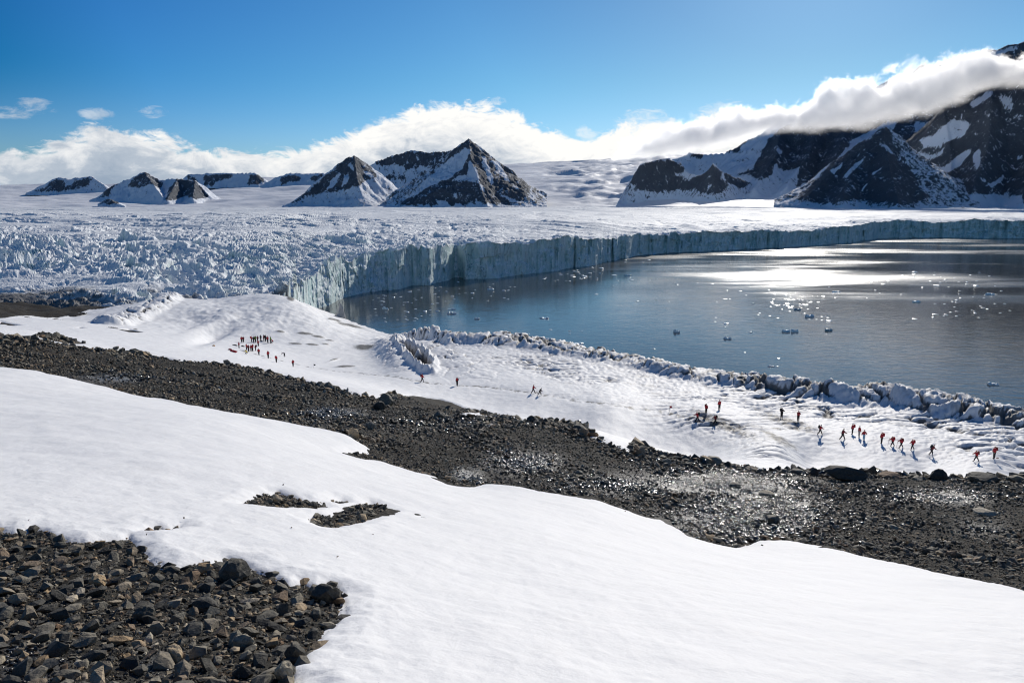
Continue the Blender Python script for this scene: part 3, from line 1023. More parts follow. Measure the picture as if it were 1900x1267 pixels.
def mat_ice():
    m, nt, b, out = material('glacier_ice')
    P = nt.pos()
    geo = nt.node('ShaderNodeNewGeometry')
    sepn = nt.node('ShaderNodeSeparateXYZ')
    nt.put(sepn.inputs[0], geo.outputs['Normal'])
    up = nt.mapr(nt.math('ADD', sepn.outputs[2], nt.math('MULTIPLY', nt.math('SUBTRACT', nt.noise(P, 0.3, 4), 0.5), 0.3)), 0.26, 0.62)
    ice = nt.mix(nt.noise(nt.scaled(P, (1, 1, 0.35)), 0.08, 5, 0.6), (0.76, 0.86, 0.82), (0.90, 0.93, 0.90))
    ice = nt.mix(nt.math('MULTIPLY', nt.attr('deep'), 0.85), ice, (0.42, 0.60, 0.60))  # blue-green crevasse ice; on the cliff also painted recess shade
    ln = nt.noise(nt.scaled(P, (1, 1, 0.16)), 0.16, 5, 0.6, 0.6)
    slit = nt.mapr(nt.math('ABSOLUTE', nt.math('SUBTRACT', ln, 0.5)), 0.018, 0.0)
    ice = nt.mix(nt.math('MULTIPLY', slit, 0.6), ice, (0.13, 0.19, 0.20))
    c = nt.mix(up, ice, (0.87, 0.885, 0.88))
    d = nt.attr('dirt_shade')
    n = nt.noise(nt.scaled(P, (1, 1, 1.8)), 0.22, 7, 0.7)
    f = nt.mapr(nt.math('ADD', d, nt.math('MULTIPLY', nt.math('SUBTRACT', n, 0.5), 1.1)), 0.40, 0.90)
    c = nt.mix(f, c, nt.mix(nt.noise(P, 0.35, 4), (0.11, 0.105, 0.095), (0.30, 0.29, 0.27)))
    band = nt.math('MULTIPLY', nt.mapr(nt.noise(nt.scaled(P, (1, 1, 0.25)), 0.11, 8, 0.72), 0.56, 0.72), 0.45)
    c = nt.mix(nt.math('MULTIPLY', band, nt.math('SUBTRACT', 1.0, up)), c, (0.30, 0.36, 0.38))
    nt.put(b.inputs['Base Color'], c)
    b.inputs['Roughness'].default_value = 0.7
    b.inputs['Specular IOR Level'].default_value = 0.15
    h = nt.math('ADD', nt.noise(P, 0.35, 6, 0.65), nt.math('MULTIPLY', nt.noise(nt.scaled(P, (1, 1, 0.3)), 1.0, 4, 0.6), 0.35))
    nt.put(b.inputs['Normal'], nt.bump(h, 0.9, 0.9))
    return m


M_ICE = mat_ice()
GLACIER = structure(sheet('glacier', Xa, Ya, Za, None, {'dirt_shade': np.clip(gdirt, 0, 1.3), 'deep': gdeep}, M_ICE, smooth=False), 'crevassed glacier ending in a blue-white ice cliff')

# ------------------------------------------------------------------ far snowfields behind the glacier
UP = [(-900, 385, 3300), (-300, 387, 3300), (0, 388, 3300), (300, 389, 3300), (600, 389, 3300), (900, 388, 3300), (1200, 388, 3100), (1500, 391, 2500), (1700, 396, 2300), (1900, 398, 2200), (2500, 398, 2200),
      (0, 381, 4800), (300, 384, 4800), (600, 384, 4600), (900, 384, 4100), (1100, 376, 4500), (1300, 372, 4200), (1450, 374, 3600), (1720, 388, 3000), (1900, 385, 2900), (2500, 385, 2900), (-900, 382, 4800),
      (-900, 345, 9000), (0, 352, 8500), (120, 357, 7800), (300, 366, 6600), (420, 345, 7600), (500, 341, 7900), (600, 342, 7400), (640, 352, 6000), (740, 352, 5500), (800, 345, 5600), (1000, 330, 6200), (1090, 312, 8000), (1180, 316, 7500),
      (1240, 330, 5400), (1400, 345, 4700), (1480, 355, 4300), (1720, 352, 3700), (1900, 350, 3700), (2500, 350, 3700), (1050, 352, 5300), (1120, 345, 5600), (1350, 300, 5600)]
_ua, _ut = sight([p[0] for p in UP], [p[1] for p in UP])
_uY = np.array([p[2] for p in UP], float)
_uc = np.stack([_ua * 2.0, np.log(_uY) * 1.4], 1)
_n = len(_uc)
_A = np.zeros((_n + 3, _n + 3))
_A[:_n, :_n] = _tps(((_uc[:, None] - _uc[None]) ** 2).sum(2)) + np.eye(_n) * 0.004
_A[:_n, _n:] = np.concatenate([np.ones((_n, 1)), _uc], 1)
_A[_n:, :_n] = _A[:_n, _n:].T
_uw = np.linalg.solve(_A, np.concatenate([_ut, np.zeros(3)]))


def upland_z(a, Y):
    q = np.stack([a.ravel() * 2.0, np.log(Y.ravel()) * 1.4], 1)
    o = np.zeros(len(q))
    for i in range(0, len(q), 20000):
        k = q[i:i + 20000]
        o[i:i + 20000] = _tps(((k[:, None] - _uc[None]) ** 2).sum(2)) @ _uw[:_n] + _uw[_n] + k @ _uw[_n + 1:]
    return EYE - Y * o.reshape(a.shape)


A, Yg, Xg = grid_aY(-1.05, 1.0, 620, 2150, 9500, 210)
zu = upland_z(A, Yg)
far = sstep(3200, 4800, Yg)
zu = zu + far * (48 * fbm(Xg / 1100, Yg / 600, 4, 150) + 10 * fbm(Xg / 260, Yg / 160, 3, 152) + 26 * ridged(Xg / 300, Yg / 180, 4, 154) * sstep(0.05, 0.12, A) * sstep(0.35, 0.22, A))
ice_a = sstep(0.02, 0.06, A) * sstep(0.30, 0.20, A) * sstep(4200, 5000, Yg)
ph = Yg / 430 + 1.3 * fbm(Xg / 600, Yg / 900, 4, 158)
ff = ph - np.floor(ph)
zu = zu + ice_a * 46 * (0.5 - ff + sstep(0.72, 1.0, ff)) * (0.6 + 0.8 * fbm(Xg / 350, Yg / 350, 2, 159))
zu = zu + 2.0 * fbm(Xg / 90, Yg / 50, 4, 157)
gl = glacier_base(A, Yg)
bl = sstep(2500, 3500, Yg)
zu = (gl - 3.0) * (1 - bl) + zu * bl
M_UP = mat_snow('snow_far', 60.0, base=(0.86, 0.865, 0.87))
UPLAND = structure(sheet('far_snowfield', Xg, Yg, zu, None, None, M_UP), 'far snowfields rising behind the glacier')

# ------------------------------------------------------------------ mountains
def mat_rock():
    m, nt, b, out = material('mountain_rock_and_snow')
    P = nt.pos()
    s = nt.attr('snow')
    n = nt.noise(nt.scaled(P, (1, 1, 0.32)), 0.075, 8, 0.74, 0.4)
    f = nt.mapr(nt.math('ADD', s, nt.math('MULTIPLY', nt.math('SUBTRACT', n, 0.5), 2.3)), 0.46, 0.58)
    rk = nt.mix(nt.noise(nt.scaled(P, (1, 1, 0.4)), 0.02, 7, 0.7), (0.075, 0.087, 0.102), (0.18, 0.19, 0.205))  # bluish, lifted tone: distance haze mixed into the rock colour
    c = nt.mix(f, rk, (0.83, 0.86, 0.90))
    nt.put(b.inputs['Base Color'], c)
    b.inputs['Roughness'].default_value = 0.85
    b.inputs['Specular IOR Level'].default_value = 0.2
    h = nt.noise(P, 0.03, 9, 0.72)
    nt.put(b.inputs['Normal'], nt.bump(h, nt.mapr(f, 0, 1, 26.0, 6.0), 0.9))
    return m


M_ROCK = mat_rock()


def zoomed(ox, oy, sc):
    return lambda pts: [(ox + x / sc, oy + y / sc) for x, y in pts]


ZA, ZB, ZC, ZD = zoomed(0, 180, 2.969), zoomed(500, 180, 2.969), zoomed(1000, 180, 3.8), zoomed(1400, 60, 3.016)


def mountain(label, ridges, pxr, Dr, rows, seed, bias=0.2, rock=(), snow=(), gully=26.0, step=1.5, edge=5.0, mottle=0.5, steep=0.3):
    a0, _ = sight(pxr[0], 320)
    a1, _ = sight(pxr[1], 320)
    na = int((pxr[1] - pxr[0]) / step)
    A, Yg, Xg = grid_aY(float(a0), float(a1), na, Dr[0], Dr[1], rows)
    wx = Xg + 30 * fbm(Xg / 160, Yg / 160, 3, seed)
    wy = Yg + 30 * fbm(Xg / 160 + 5, Yg / 160, 3, seed + 3)
    z = np.full(Xg.shape, -1e4)
    for pts, k in ridges:
        a_, t_ = sight([p[0] for p in pts], [p[1] for p in pts])
        D = np.array([p[2] for p in pts], float)
        rx, ry, rz = a_ * D, D, EYE - t_ * D
        s0 = 0.0
        for i in range(len(pts) - 1):
            ex, ey = rx[i + 1] - rx[i], ry[i + 1] - ry[i]
            L2 = ex * ex + ey * ey
            L = math.sqrt(L2)
            # near the crest keep the traced outline, farther down let it wander
            t = np.clip(((Xg - rx[i]) * ex + (Yg - ry[i]) * ey) / L2, 0, 1)
            d0 = np.hypot(Xg - rx[i] - t * ex, Yg - ry[i] - t * ey)
            t2 = np.clip(((wx - rx[i]) * ex + (wy - ry[i]) * ey) / L2, 0, 1)
            d1 = np.hypot(wx - rx[i] - t2 * ex, wy - ry[i] - t2 * ey)
            q = sstep(10, 120, d0)
            d = d0 * (1 - q) + d1 * q
            tt = t * (1 - q) + t2 * q
            h = rz[i] + (rz[i + 1] - rz[i]) * tt
            s = s0 + tt * L
            g = ridged(s / 85.0, d / 420.0 + 3, 3, seed + 7)
            h = h - k * d * (1.08 - 0.28 * np.clip(d / 700, 0, 1)) + gully * (g - 0.35) * sstep(8, 150, d)
            z = np.maximum(z, h)
            s0 += L
    z = z + 9 * ridged(Xg / 26, Yg / 40, 3, seed + 45) * 0.7 + 8 * ridged(Xg / 60, Yg / 60, 4, seed + 12) + 12 * fbm(Xg / 130, Yg / 130, 3, seed + 17)
    up = upland_z(A, Yg)
    foot = 16.0
    z = up + foot * np.logaddexp(0, (z - up) / foot) - 3.0 - 8.0 * np.exp(-np.maximum(z - up, 0) / foot) * (z < up)
    px, py = seen_at(Xg, Yg, z)
    px = px + edge * fbm(Xg / 60, z / 50, 4, seed + 20)
    py = py + edge * 0.7 * fbm(Xg / 60 + 7, z / 50, 4, seed + 24)
    gy, gx = np.gradient(z)
    dy = np.gradient(Yg, axis=0)
    dx = np.gradient(Xg, axis=1)
    sl = np.hypot(gx / dx, gy / dy)
    sn = np.full(z.shape, float(bias))
    for P in rock:
        d = poly_sd(np.array(P), px, py)
        sn = sn + (0.25 - sn) * sstep(-1.2, 1.2, d)
    for P in snow:
        d = poly_sd(np.array(P), px, py)
        sn = sn + (0.88 - sn) * sstep(-1.2, 1.2, d)
    sn = sn + mottle * (0.60 * fbm(Xg / 42 + z / 90, z / 40 - Xg / 120, 4, seed + 28) + 0.42 * ridged(Xg / 24 + z / 60, z / 110, 3, seed + 33) - 0.14)
    sn = sn + steep * 0.6 * (sstep(1.0, 0.45, sl) - 0.35)
    hz_ = up + 20 + 26 * fbm(Xg / 45, Yg / 60, 4, seed + 41)
    sn = np.maximum(sn, 1.1 * sstep(hz_ + 8, hz_ - 10, z))
    keep = z > up - 2.5
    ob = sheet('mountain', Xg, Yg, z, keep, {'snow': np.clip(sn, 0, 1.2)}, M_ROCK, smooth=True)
    return structure(ob, label)


mountain('small far peak at the left end of the range', [([(50, 360, 7600), (85, 340, 7600), (105, 330, 7600), (130, 333, 7600), (170, 327, 7600), (195, 345, 7500)], 0.8)], (30, 215), (6700, 8000), 60, 200, 0.75,
         rock=[ZA([(180, 520), (240, 500), (310, 450), (350, 460), (360, 500), (420, 460), (510, 445), (480, 490), (400, 515), (300, 520), (230, 525)])], step=2)
mountain('low snowy mountain with dark ribs, left', [([(180, 373, 5800), (205, 346, 5900), (240, 331, 6000), (268, 319, 6000), (300, 334, 6000), (330, 333, 5900), (362, 336, 5850), (388, 364, 5700)], 0.8),
         ([(268, 319, 6000), (290, 350, 5650), (305, 372, 5400)], 0.8), ([(362, 336, 5850), (358, 370, 5400)], 0.8), ([(330, 333, 5900), (310, 372, 5350)], 0.8)], (160, 410), (5000, 6400), 90, 240, 0.85,
         rock=[ZA([(540, 555), (620, 480), (655, 465), (612, 510), (600, 552)]), ZA([(700, 490), (740, 440), (800, 410), (870, 455), (900, 475), (880, 512), (840, 480), (760, 502)]),
               ZA([(905, 572), (930, 500), (980, 450), (1060, 452), (1110, 490), (1148, 552), (1080, 566), (1020, 545), (960, 572)])])
mountain('little dark knob at the foot of the left mountain', [([(186, 387, 4700), (195, 373, 4800), (205, 370, 4800), (216, 380, 4750), (232, 387, 4600)], 0.6)], (175, 245), (4500, 5000), 40, 270, 0.3,
         rock=[ZA([(555, 575), (590, 560), (610, 562), (650, 592), (680, 603), (600, 603)])], gully=4, step=1.5)
mountain('far snowy wall with rock teeth', [([(330, 340, 7600), (350, 323, 7600), (400, 321, 7600), (440, 321, 7600), (475, 321, 7500), (488, 330, 7500), (505, 350, 7400)], 0.9)], (310, 530), (6800, 8000), 60, 300, 0.9,
         rock=[ZA([(1015, 440), (1050, 430), (1100, 470), (1085, 480), (1060, 460)]), ZA([(1120, 495), (1125, 430), (1290, 422), (1270, 450), (1190, 465), (1170, 492)]), ZA([(1355, 500), (1380, 425), (1440, 430), (1458, 460), (1400, 505)])], step=2)
mountain('far snow dome with a curl of dark rock', [([(490, 350, 7400), (510, 330, 7350), (540, 320, 7300), (575, 323, 7300), (600, 321, 7200), (630, 345, 7200)], 0.7)], (480, 650), (6500, 7700), 60, 330, 0.95,
         rock=[ZA([(1545, 440), (1600, 428), (1655, 436), (1650, 470), (1590, 462), (1580, 482), (1635, 498), (1580, 517), (1540, 490)]), ZA([(1705, 445), (1780, 420), (1775, 450), (1725, 468)]), ZA([(1495, 502), (1535, 498), (1530, 518), (1500, 515)])], step=2, mottle=0.25)
mountain('snow-streaked cirque wall between the two pyramids', [([(680, 312, 5600), (700, 299, 5650), (725, 290, 5700), (765, 279, 5750), (800, 284, 5750), (845, 279, 5600), (875, 268, 5400)], 1.2)], (670, 890), (5000, 6000), 90, 360, 0.80,
         rock=[ZB([(575, 360), (650, 325), (790, 292), (900, 302), (1030, 288), (980, 350), (900, 395), (870, 380), (750, 400), (700, 370), (610, 382)]), ZB([(640, 440), (690, 430), (750, 432), (750, 455), (650, 455)])], mottle=1.0)
mountain('dark left pyramid peak', [([(518, 391, 4250), (560, 364, 4450), (600, 334, 4600), (635, 299, 4700), (645, 292, 4720), (657, 288, 4750), (675, 300, 4800), (700, 322, 4950), (722, 348, 5050)], 0.85),
         ([(657, 288, 4750), (662, 330, 4500), (668, 356, 4350)], 0.85), ([(675, 300, 4800), (695, 335, 4600)], 0.9)], (500, 745), (3900, 5300), 130, 390, 0.75,
         rock=[ZB([(70, 607), (170, 553), (350, 398), (400, 345), (460, 318), (510, 345), (560, 380), (595, 440), (540, 452), (490, 492), (420, 507), (330, 525), (240, 540), (180, 556)])],
         snow=[ZB([(335, 470), (385, 415), (395, 420), (350, 490), (300, 530)]), ZB([(420, 430), (440, 425), (430, 470), (395, 500)]), ZB([(430, 380), (445, 360), (470, 400), (460, 405)]), ZB([(520, 400), (560, 420), (580, 440), (530, 430)])])
mountain('central pyramid peak with a diagonal snow band', [([(730, 389, 4150), (790, 346, 4250), (825, 303, 4300), (845, 278, 4330), (862, 264, 4350), (869, 257, 4350), (878, 268, 4380), (905, 291, 4420), (945, 317, 4480), (975, 345, 4550), (995, 358, 4600)], 0.85),
         ([(869, 257, 4350), (874, 300, 4150), (885, 330, 4020), (905, 386, 3760)], 0.8), ([(885, 332, 4020), (850, 336, 3960), (800, 358, 3880), (742, 389, 3780)], 0.8), ([(905, 291, 4420), (930, 335, 4230), (965, 376, 4050)], 0.8)],
         (715, 1015), (3500, 4900), 170, 430, 0.5,
         rock=[ZB([(705, 600), (830, 500), (960, 370), (1030, 275), (1095, 228), (1130, 270), (1230, 345), (1330, 395), (1440, 480), (1432, 520), (1385, 580), (1290, 606), (1100, 604), (1000, 610), (850, 590)])],
         snow=[ZB([(735, 575), (890, 430), (960, 370), (1075, 280), (1110, 290), (1090, 330), (1060, 400), (985, 452), (880, 492), (800, 540)]),
               ZB([(985, 456), (1085, 430), (1108, 350), (1132, 375), (1155, 440), (1152, 478), (1090, 462)]), ZB([(1165, 330), (1190, 330), (1235, 470), (1228, 490), (1195, 430)]), ZB([(1215, 350), (1262, 360), (1320, 460), (1335, 475), (1290, 440)]),
               ZB([(1255, 410), (1290, 420), (1330, 470), (1300, 460)]), ZB([(1160, 480), (1185, 500), (1188, 530), (1170, 515)]), ZB([(915, 560), (985, 585), (995, 605), (930, 595)]), ZB([(1270, 540), (1300, 545), (1385, 585), (1330, 580)]), ZB([(1015, 530), (1035, 525), (1035, 560), (1018, 555)]), ZB([(1130, 565), (1180, 590), (1140, 600)])], step=1.3, mottle=0.62)
mountain('rounded grey buttress and small horn below the snow shoulder', [([(1166, 356, 4250), (1178, 322, 4320), (1188, 306, 4350), (1210, 299, 4400), (1240, 296, 4400), (1262, 302, 4400), (1276, 322, 4300), (1300, 326, 4200), (1315, 316, 4160), (1323, 302, 4150), (1330, 309, 4150), (1345, 322, 4150), (1365, 330, 4200), (1395, 340, 4300)], 1.7)],
         (1150, 1420), (3700, 4700), 110, 470, 0.7,
         rock=[ZC([(648, 602), (690, 500), (740, 470), (830, 448), (950, 443), (1022, 482), (1012, 562), (1050, 590), (1150, 548), (1180, 505), (1225, 462), (1250, 500), (1292, 522), (1280, 580), (1332, 630), (1280, 672), (1190, 686), (1090, 652), (960, 656), (850, 672), (700, 650)]),
               ZC([(1300, 520), (1360, 488), (1425, 510), (1508, 592), (1430, 642), (1330, 612)])],
         snow=[ZC([(805, 615), (860, 592), (865, 600), (815, 622)]), ZC([(960, 540), (1020, 535), (1020, 560), (975, 560)]), ZC([(1185, 630), (1215, 625), (1220, 645), (1190, 645)])], gully=18, mottle=0.45)
mountain('long high ridge running into the cloud, with a snow shoulder', [([(1170, 318, 6000), (1220, 303, 5400), (1262, 292, 5200), (1285, 284, 5100), (1305, 287, 5050), (1345, 285, 5000), (1375, 268, 4950), (1410, 248, 4880), (1450, 225, 4800), (1530, 195, 4750), (1600, 172, 4700), (1660, 146, 4700), (1676, 140, 4700), (1690, 136, 4700), (1708, 119, 4700), (1760, 122, 4700),
                    (1805, 104, 4700), (1822, 93, 4700), (1850, 91, 4650), (1868, 86, 4600), (1900, 78, 4600), (2000, 60, 4600), (2200, 100, 4600)], 1.0),
         ([(1450, 225, 4800), (1440, 290, 4450), (1400, 348, 4150)], 1.0), ([(1600, 172, 4700), (1550, 290, 4200), (1490, 372, 3850)], 1.0), ([(1530, 195, 4750), (1500, 290, 4350), (1460, 345, 4050)], 1.0)],
         (1190, 2150), (3500, 5600), 190, 510, 0.85,
         rock=[ZC([(1390, 555), (1480, 520), (1540, 470), (1620, 400), (1615, 300), (1700, 235), (1900, 150), (1900, 430), (1850, 490), (1720, 526), (1665, 470), (1640, 552), (1550, 592), (1480, 545)]),
               ZD([(0, 740), (80, 610), (140, 540), (300, 450), (900, 380), (900, 600), (640, 620), (560, 600), (470, 700), (420, 760), (310, 830), (230, 870), (250, 760), (290, 730), (180, 775), (110, 700), (90, 790), (0, 830)]),
               ZD([(780, 280), (830, 240), (870, 230), (960, 170), (1240, 100), (1300, 85), (1508, 55), (1900, 55), (1900, 500), (800, 500)]), ZC([(1065, 410), (1100, 395), (1150, 395), (1168, 415), (1130, 440)]), ZC([(1310, 385), (1420, 320), (1520, 265), (1560, 260), (1450, 320), (1390, 400), (1330, 392)])],
         snow=[ZD([(100, 640), (125, 650), (150, 665), (145, 680), (120, 660)]), ZD([(1300, 130), (1360, 100), (1440, 85), (1470, 90), (1380, 130), (1320, 150)]), ZD([(520, 620), (640, 560), (740, 500), (800, 500), (770, 560), (640, 610), (590, 640)])], step=2.2, mottle=0.75)
mountain('massive dark mountain wall at the right edge', [([(1655, 300, 3720), (1690, 256, 3700), (1725, 226, 3650), (1752, 201, 3600), (1774, 192, 3600), (1778, 183, 3600), (1800, 178, 3580), (1840, 158, 3550), (1900, 135, 3500), (2000, 80, 3500), (2200, 60, 3500), (2450, 120, 3500)], 1.15),
         ([(1840, 158, 3550), (1835, 270, 3200), (1800, 368, 2850)], 1.1), ([(2000, 80, 3500), (1960, 240, 3100), (1900, 375, 2700)], 1.1), ([(1752, 201, 3600), (1765, 290, 3350), (1765, 355, 3100)], 1.1), ([(2200, 60, 3500), (2120, 250, 3000), (2080, 380, 2600)], 1.1)],
         (1560, 2350), (2500, 3900), 190, 550, 0.12,
         rock=[ZD([(815, 680), (900, 600), (980, 520), (1060, 420), (1140, 395), (1350, 300), (1600, 250), (3000, 200), (3000, 880), (1420, 912), (1220, 902), (1060, 842), (1050, 800), (940, 800), (890, 745)])],
         snow=[ZD([(925, 600), (1000, 570), (1120, 488), (1130, 500), (1180, 500), (1210, 520), (1160, 590), (1060, 612), (1040, 640), (940, 645)]), ZD([(900, 790), (1000, 770), (1085, 735), (1200, 650), (1215, 665), (1180, 720), (1120, 760), (1060, 790), (1060, 850), (1190, 905), (1500, 912), (1500, 980), (900, 980)]),
               ZD([(825, 690), (900, 670), (1000, 690), (1060, 660), (1050, 690), (960, 720), (880, 730)]), ZD([(1205, 400), (1290, 345), (1345, 335), (1300, 375), (1240, 420), (1215, 430)]), ZD([(1370, 370), (1400, 350), (1450, 400), (1440, 440), (1380, 400)]),
               ZD([(1225, 680), (1260, 650), (1270, 700), (1240, 770), (1228, 740)]), ZD([(1300, 850), (1360, 830), (1400, 790), (1390, 830), (1330, 865)]), ZD([(1290, 455), (1320, 470), (1310, 485)]), ZD([(1460, 700), (1500, 680), (1500, 710), (1470, 720)]), ZD([(1130, 815), (1170, 840), (1140, 838)])], step=2.0, mottle=0.6, steep=0.2)
mountain('dark brown pyramid of scree above the glacier, right', [([(1478, 390, 2850), (1500, 362, 2950), (1540, 326, 3050), (1580, 291, 3150), (1612, 262, 3200), (1622, 258, 3200), (1632, 240, 3200), (1645, 236, 3220), (1653, 247, 3250), (1664, 272, 3250), (1690, 296, 3200), (1712, 345, 3100), (1728, 380, 3000)], 0.82),
         ([(1640, 262, 3150), (1650, 310, 2930), (1668, 388, 2620)], 0.8), ([(1580, 291, 3150), (1575, 340, 2900), (1560, 384, 2700)], 0.8)], (1440, 1830), (2400, 3500), 170, 590, 0.5,
         rock=[ZD([(225, 942), (310, 860), (420, 750), (520, 640), (640, 600), (690, 580), (715, 520), (765, 555), (775, 640), (850, 720), (895, 800), (960, 925), (900, 960), (830, 972), (740, 940), (690, 960), (560, 935), (420, 955)]), ZD([(780, 985), (870, 975), (940, 992), (880, 1005)])],
         snow=[ZD([(425, 775), (495, 735), (480, 765), (440, 795)]), ZD([(660, 795), (715, 750), (710, 765), (670, 800)]), ZD([(690, 620), (740, 640), (820, 720), (860, 740), (790, 690), (700, 632)]), ZD([(490, 810), (560, 740), (620, 700), (570, 760), (510, 812)]), ZD([(310, 815), (400, 755), (390, 775), (330, 825)]), ZD([(600, 880), (640, 840), (625, 865), (605, 885)]), ZD([(590, 680), (600, 660), (580, 695)])], step=1.3, mottle=0.35, gully=12)

# ------------------------------------------------------------------ cloud lying against the right-hand mountains
CA = np.array([250.0, 4600.0])
CB = np.array([2900.0, 2680.0])
CL = float(np.hypot(*(CB - CA)))
cdir = (CB - CA) / CL
cnor = np.array([-cdir[1], cdir[0]])


def cloud_uz(px, py):
    a, t = sight(px, py)
    s = (a * CA[1] - CA[0]) / (cdir[0] - a * cdir[1])
    D = CA[1] + s * cdir[1]
    return float(s) / CL, EYE - float(t) * float(D)


Z0, Z1 = 180.0, 1150.0
CTOP = [(1120, 300), (1180, 268), (1240, 240), (1300, 222), (1345, 212), (1400, 215), (1450, 200), (1500, 188), (1535, 158), (1570, 152), (1640, 158), (1690, 138), (1730, 122), (1790, 108), (1830, 112), (1880, 125), (1930, 108), (2050, 100), (2300, 100)]
CBOT = [(1120, 306), (1180, 296), (1260, 284), (1340, 268), (1400, 248), (1450, 238), (1520, 240), (1600, 236), (1660, 222), (1720, 212), (1770, 188), (1820, 168), (1860, 156), (1900, 160), (1960, 140), (2050, 140), (2300, 150)]
bm = bmesh.new()
for v in [(0, -330, Z0), (CL, -330, Z0), (CL, 330, Z0), (0, 330, Z0), (0, -330, Z1), (CL, -330, Z1), (CL, 330, Z1), (0, 330, Z1)]:
    bm.verts.new(v)
bm.verts.ensure_lookup_table()
for f in [(3, 2, 1, 0), (4, 5, 6, 7), (0, 1, 5, 4), (1, 2, 6, 5), (2, 3, 7, 6), (3, 0, 4, 7)]:
    bm.faces.new([bm.verts[i] for i in f])
me = bpy.data.meshes.new('cloud')
bm.to_mesh(me)
bm.free()
mc = bpy.data.materials.new('cloud_vapour')
mc.use_nodes = True
ct = NT(mc.node_tree)
ct.n.clear()
co = ct.node('ShaderNodeOutputMaterial')
pvn = ct.node('ShaderNodeVolumePrincipled')
ct.l.new(pvn.outputs[0], co.inputs['Volume'])
pvn.inputs['Color'].default_value = (1, 1, 1, 1)
pvn.inputs['Anisotropy'].default_value = 0.55
oc = ct.node('ShaderNodeTexCoord').outputs['Object']
sp = ct.node('ShaderNodeSeparateXYZ')
ct.put(sp.inputs[0], oc)
uu = ct.math('DIVIDE', sp.outputs[0], CL)


def zcurve(pts):
    st = sorted((min(1, max(0, u)), (z - Z0) / (Z1 - Z0)) for u, z in (cloud_uz(*p) for p in pts))
    r = ct.ramp(uu, [(u, max(0, min(1, z))) for u, z in st])
    return ct.math('ADD', ct.math('MULTIPLY', r, Z1 - Z0), Z0)


n1 = ct.noise(ct.scaled(oc, (1, 1, 1.1)), 0.0075, 8, 0.66, 0.5)
n2 = ct.noise(ct.scaled(oc, (0.6, 1, 1)), 0.0035, 3, 0.5)
zt = ct.math('ADD', zcurve(CTOP), ct.math('MULTIPLY', ct.math('SUBTRACT', n1, 0.5), 340.0))
zt = ct.math('ADD', zt, ct.math('MULTIPLY', ct.math('SUBTRACT', n2, 0.5), 60.0))
n3 = ct.noise(oc, 0.022, 6, 0.7, 0.6)
zt = ct.math('ADD', zt, ct.math('MULTIPLY', ct.math('SUBTRACT', n3, 0.5), 110.0))
zbt = ct.math('ADD', zcurve(CBOT), ct.math('MULTIPLY', ct.math('SUBTRACT', n1, 0.5), 130.0))
dt_ = ct.math('SUBTRACT', zt, sp.outputs[2])
db_ = ct.math('SUBTRACT', sp.outputs[2], zbt)
lat = ct.math('SUBTRACT', ct.math('ADD', 110.0, ct.math('MULTIPLY', ct.math('SUBTRACT', n1, 0.5), 200.0)), ct.math('ABSOLUTE', sp.outputs[1]))
d_ = ct.math('MULTIPLY', ct.mapr(dt_, 0, 16), ct.mapr(db_, -20, 70))
d_ = ct.math('MULTIPLY', d_, ct.mapr(lat, 0, 60))
d_ = ct.math('MULTIPLY', d_, ct.mapr(uu, 0.10, 0.22))
ct.put(pvn.inputs['Density'], ct.math('MULTIPLY', d_, 0.024))
me.materials.append(mc)
cl = bpy.data.objects.new('cloud', me)
cl.location = (CA[0], CA[1], 0)
cl.rotation_euler = (0, 0, math.atan2(cdir[1], cdir[0]))
mc.cycles.volume_step_rate = 0.2
cl['kind'] = 'stuff'
cl['label'] = 'long white cloud lying across the right-hand mountains'
COL.objects.link(cl)
cy.volume_step_rate = 1.0
cy.volume_max_steps = 512


# ------------------------------------------------------------------ stones
def hull_rock(name, seed, n=15, flat=0.6, mat=None):
    r = np.random.default_rng(seed)
    p = r.normal(size=(n, 3))
    p /= np.linalg.norm(p, axis=1)[:, None]
    p *= r.uniform(0.72, 1.0, (n, 1))
    p *= np.array([1.0, r.uniform(0.62, 0.9), flat * r.uniform(0.75, 1.2)]) * 0.5
    bm = bmesh.new()
    vs = [bm.verts.new(v) for v in p]
    res = bmesh.ops.convex_hull(bm, input=vs)
    bad = [v for v in bm.verts if not v.link_faces]
    if bad:
        bmesh.ops.delete(bm, geom=bad, context='VERTS')
    bmesh.ops.recalc_face_normals(bm, faces=bm.faces)
    me = bpy.data.meshes.new(name)
    bm.to_mesh(me)
    bm.free()
    if mat:
        me.materials.append(mat)
    return me


def boulder_mesh(name, seed, dims, mat, sub=3, planes=11, rough=0.055):
    r = np.random.default_rng(seed)
    bm = bmesh.new()
    bmesh.ops.create_icosphere(bm, subdivisions=sub, radius=1.0)
    co = np.array([v.co[:] for v in bm.verts])
    nrm = r.normal(size=(planes, 3))
    nrm /= np.linalg.norm(nrm, axis=1)[:, None]
    dist = r.uniform(0.62, 0.95, planes)
    dd = co @ nrm.T
    with np.errstate(divide='ignore'):
        rad = np.where(dd > 0.05, dist[None] / np.maximum(dd, 0.05), 9).min(1)
    rad = np.minimum(rad, 1.05)
    rad *= 1 + rough * 2 * fbm(co[:, 0] * 2.2 + seed, co[:, 1] * 2.2 + co[:, 2] * 1.7, 4, seed % 200)
    co = co * rad[:, None] * (np.array(dims) / 2)[None]
    for v, c in zip(bm.verts, co):
        v.co = c
    me = bpy.data.meshes.new(name)
    bm.to_mesh(me)
    bm.free()
    me.materials.append(mat)
    return me


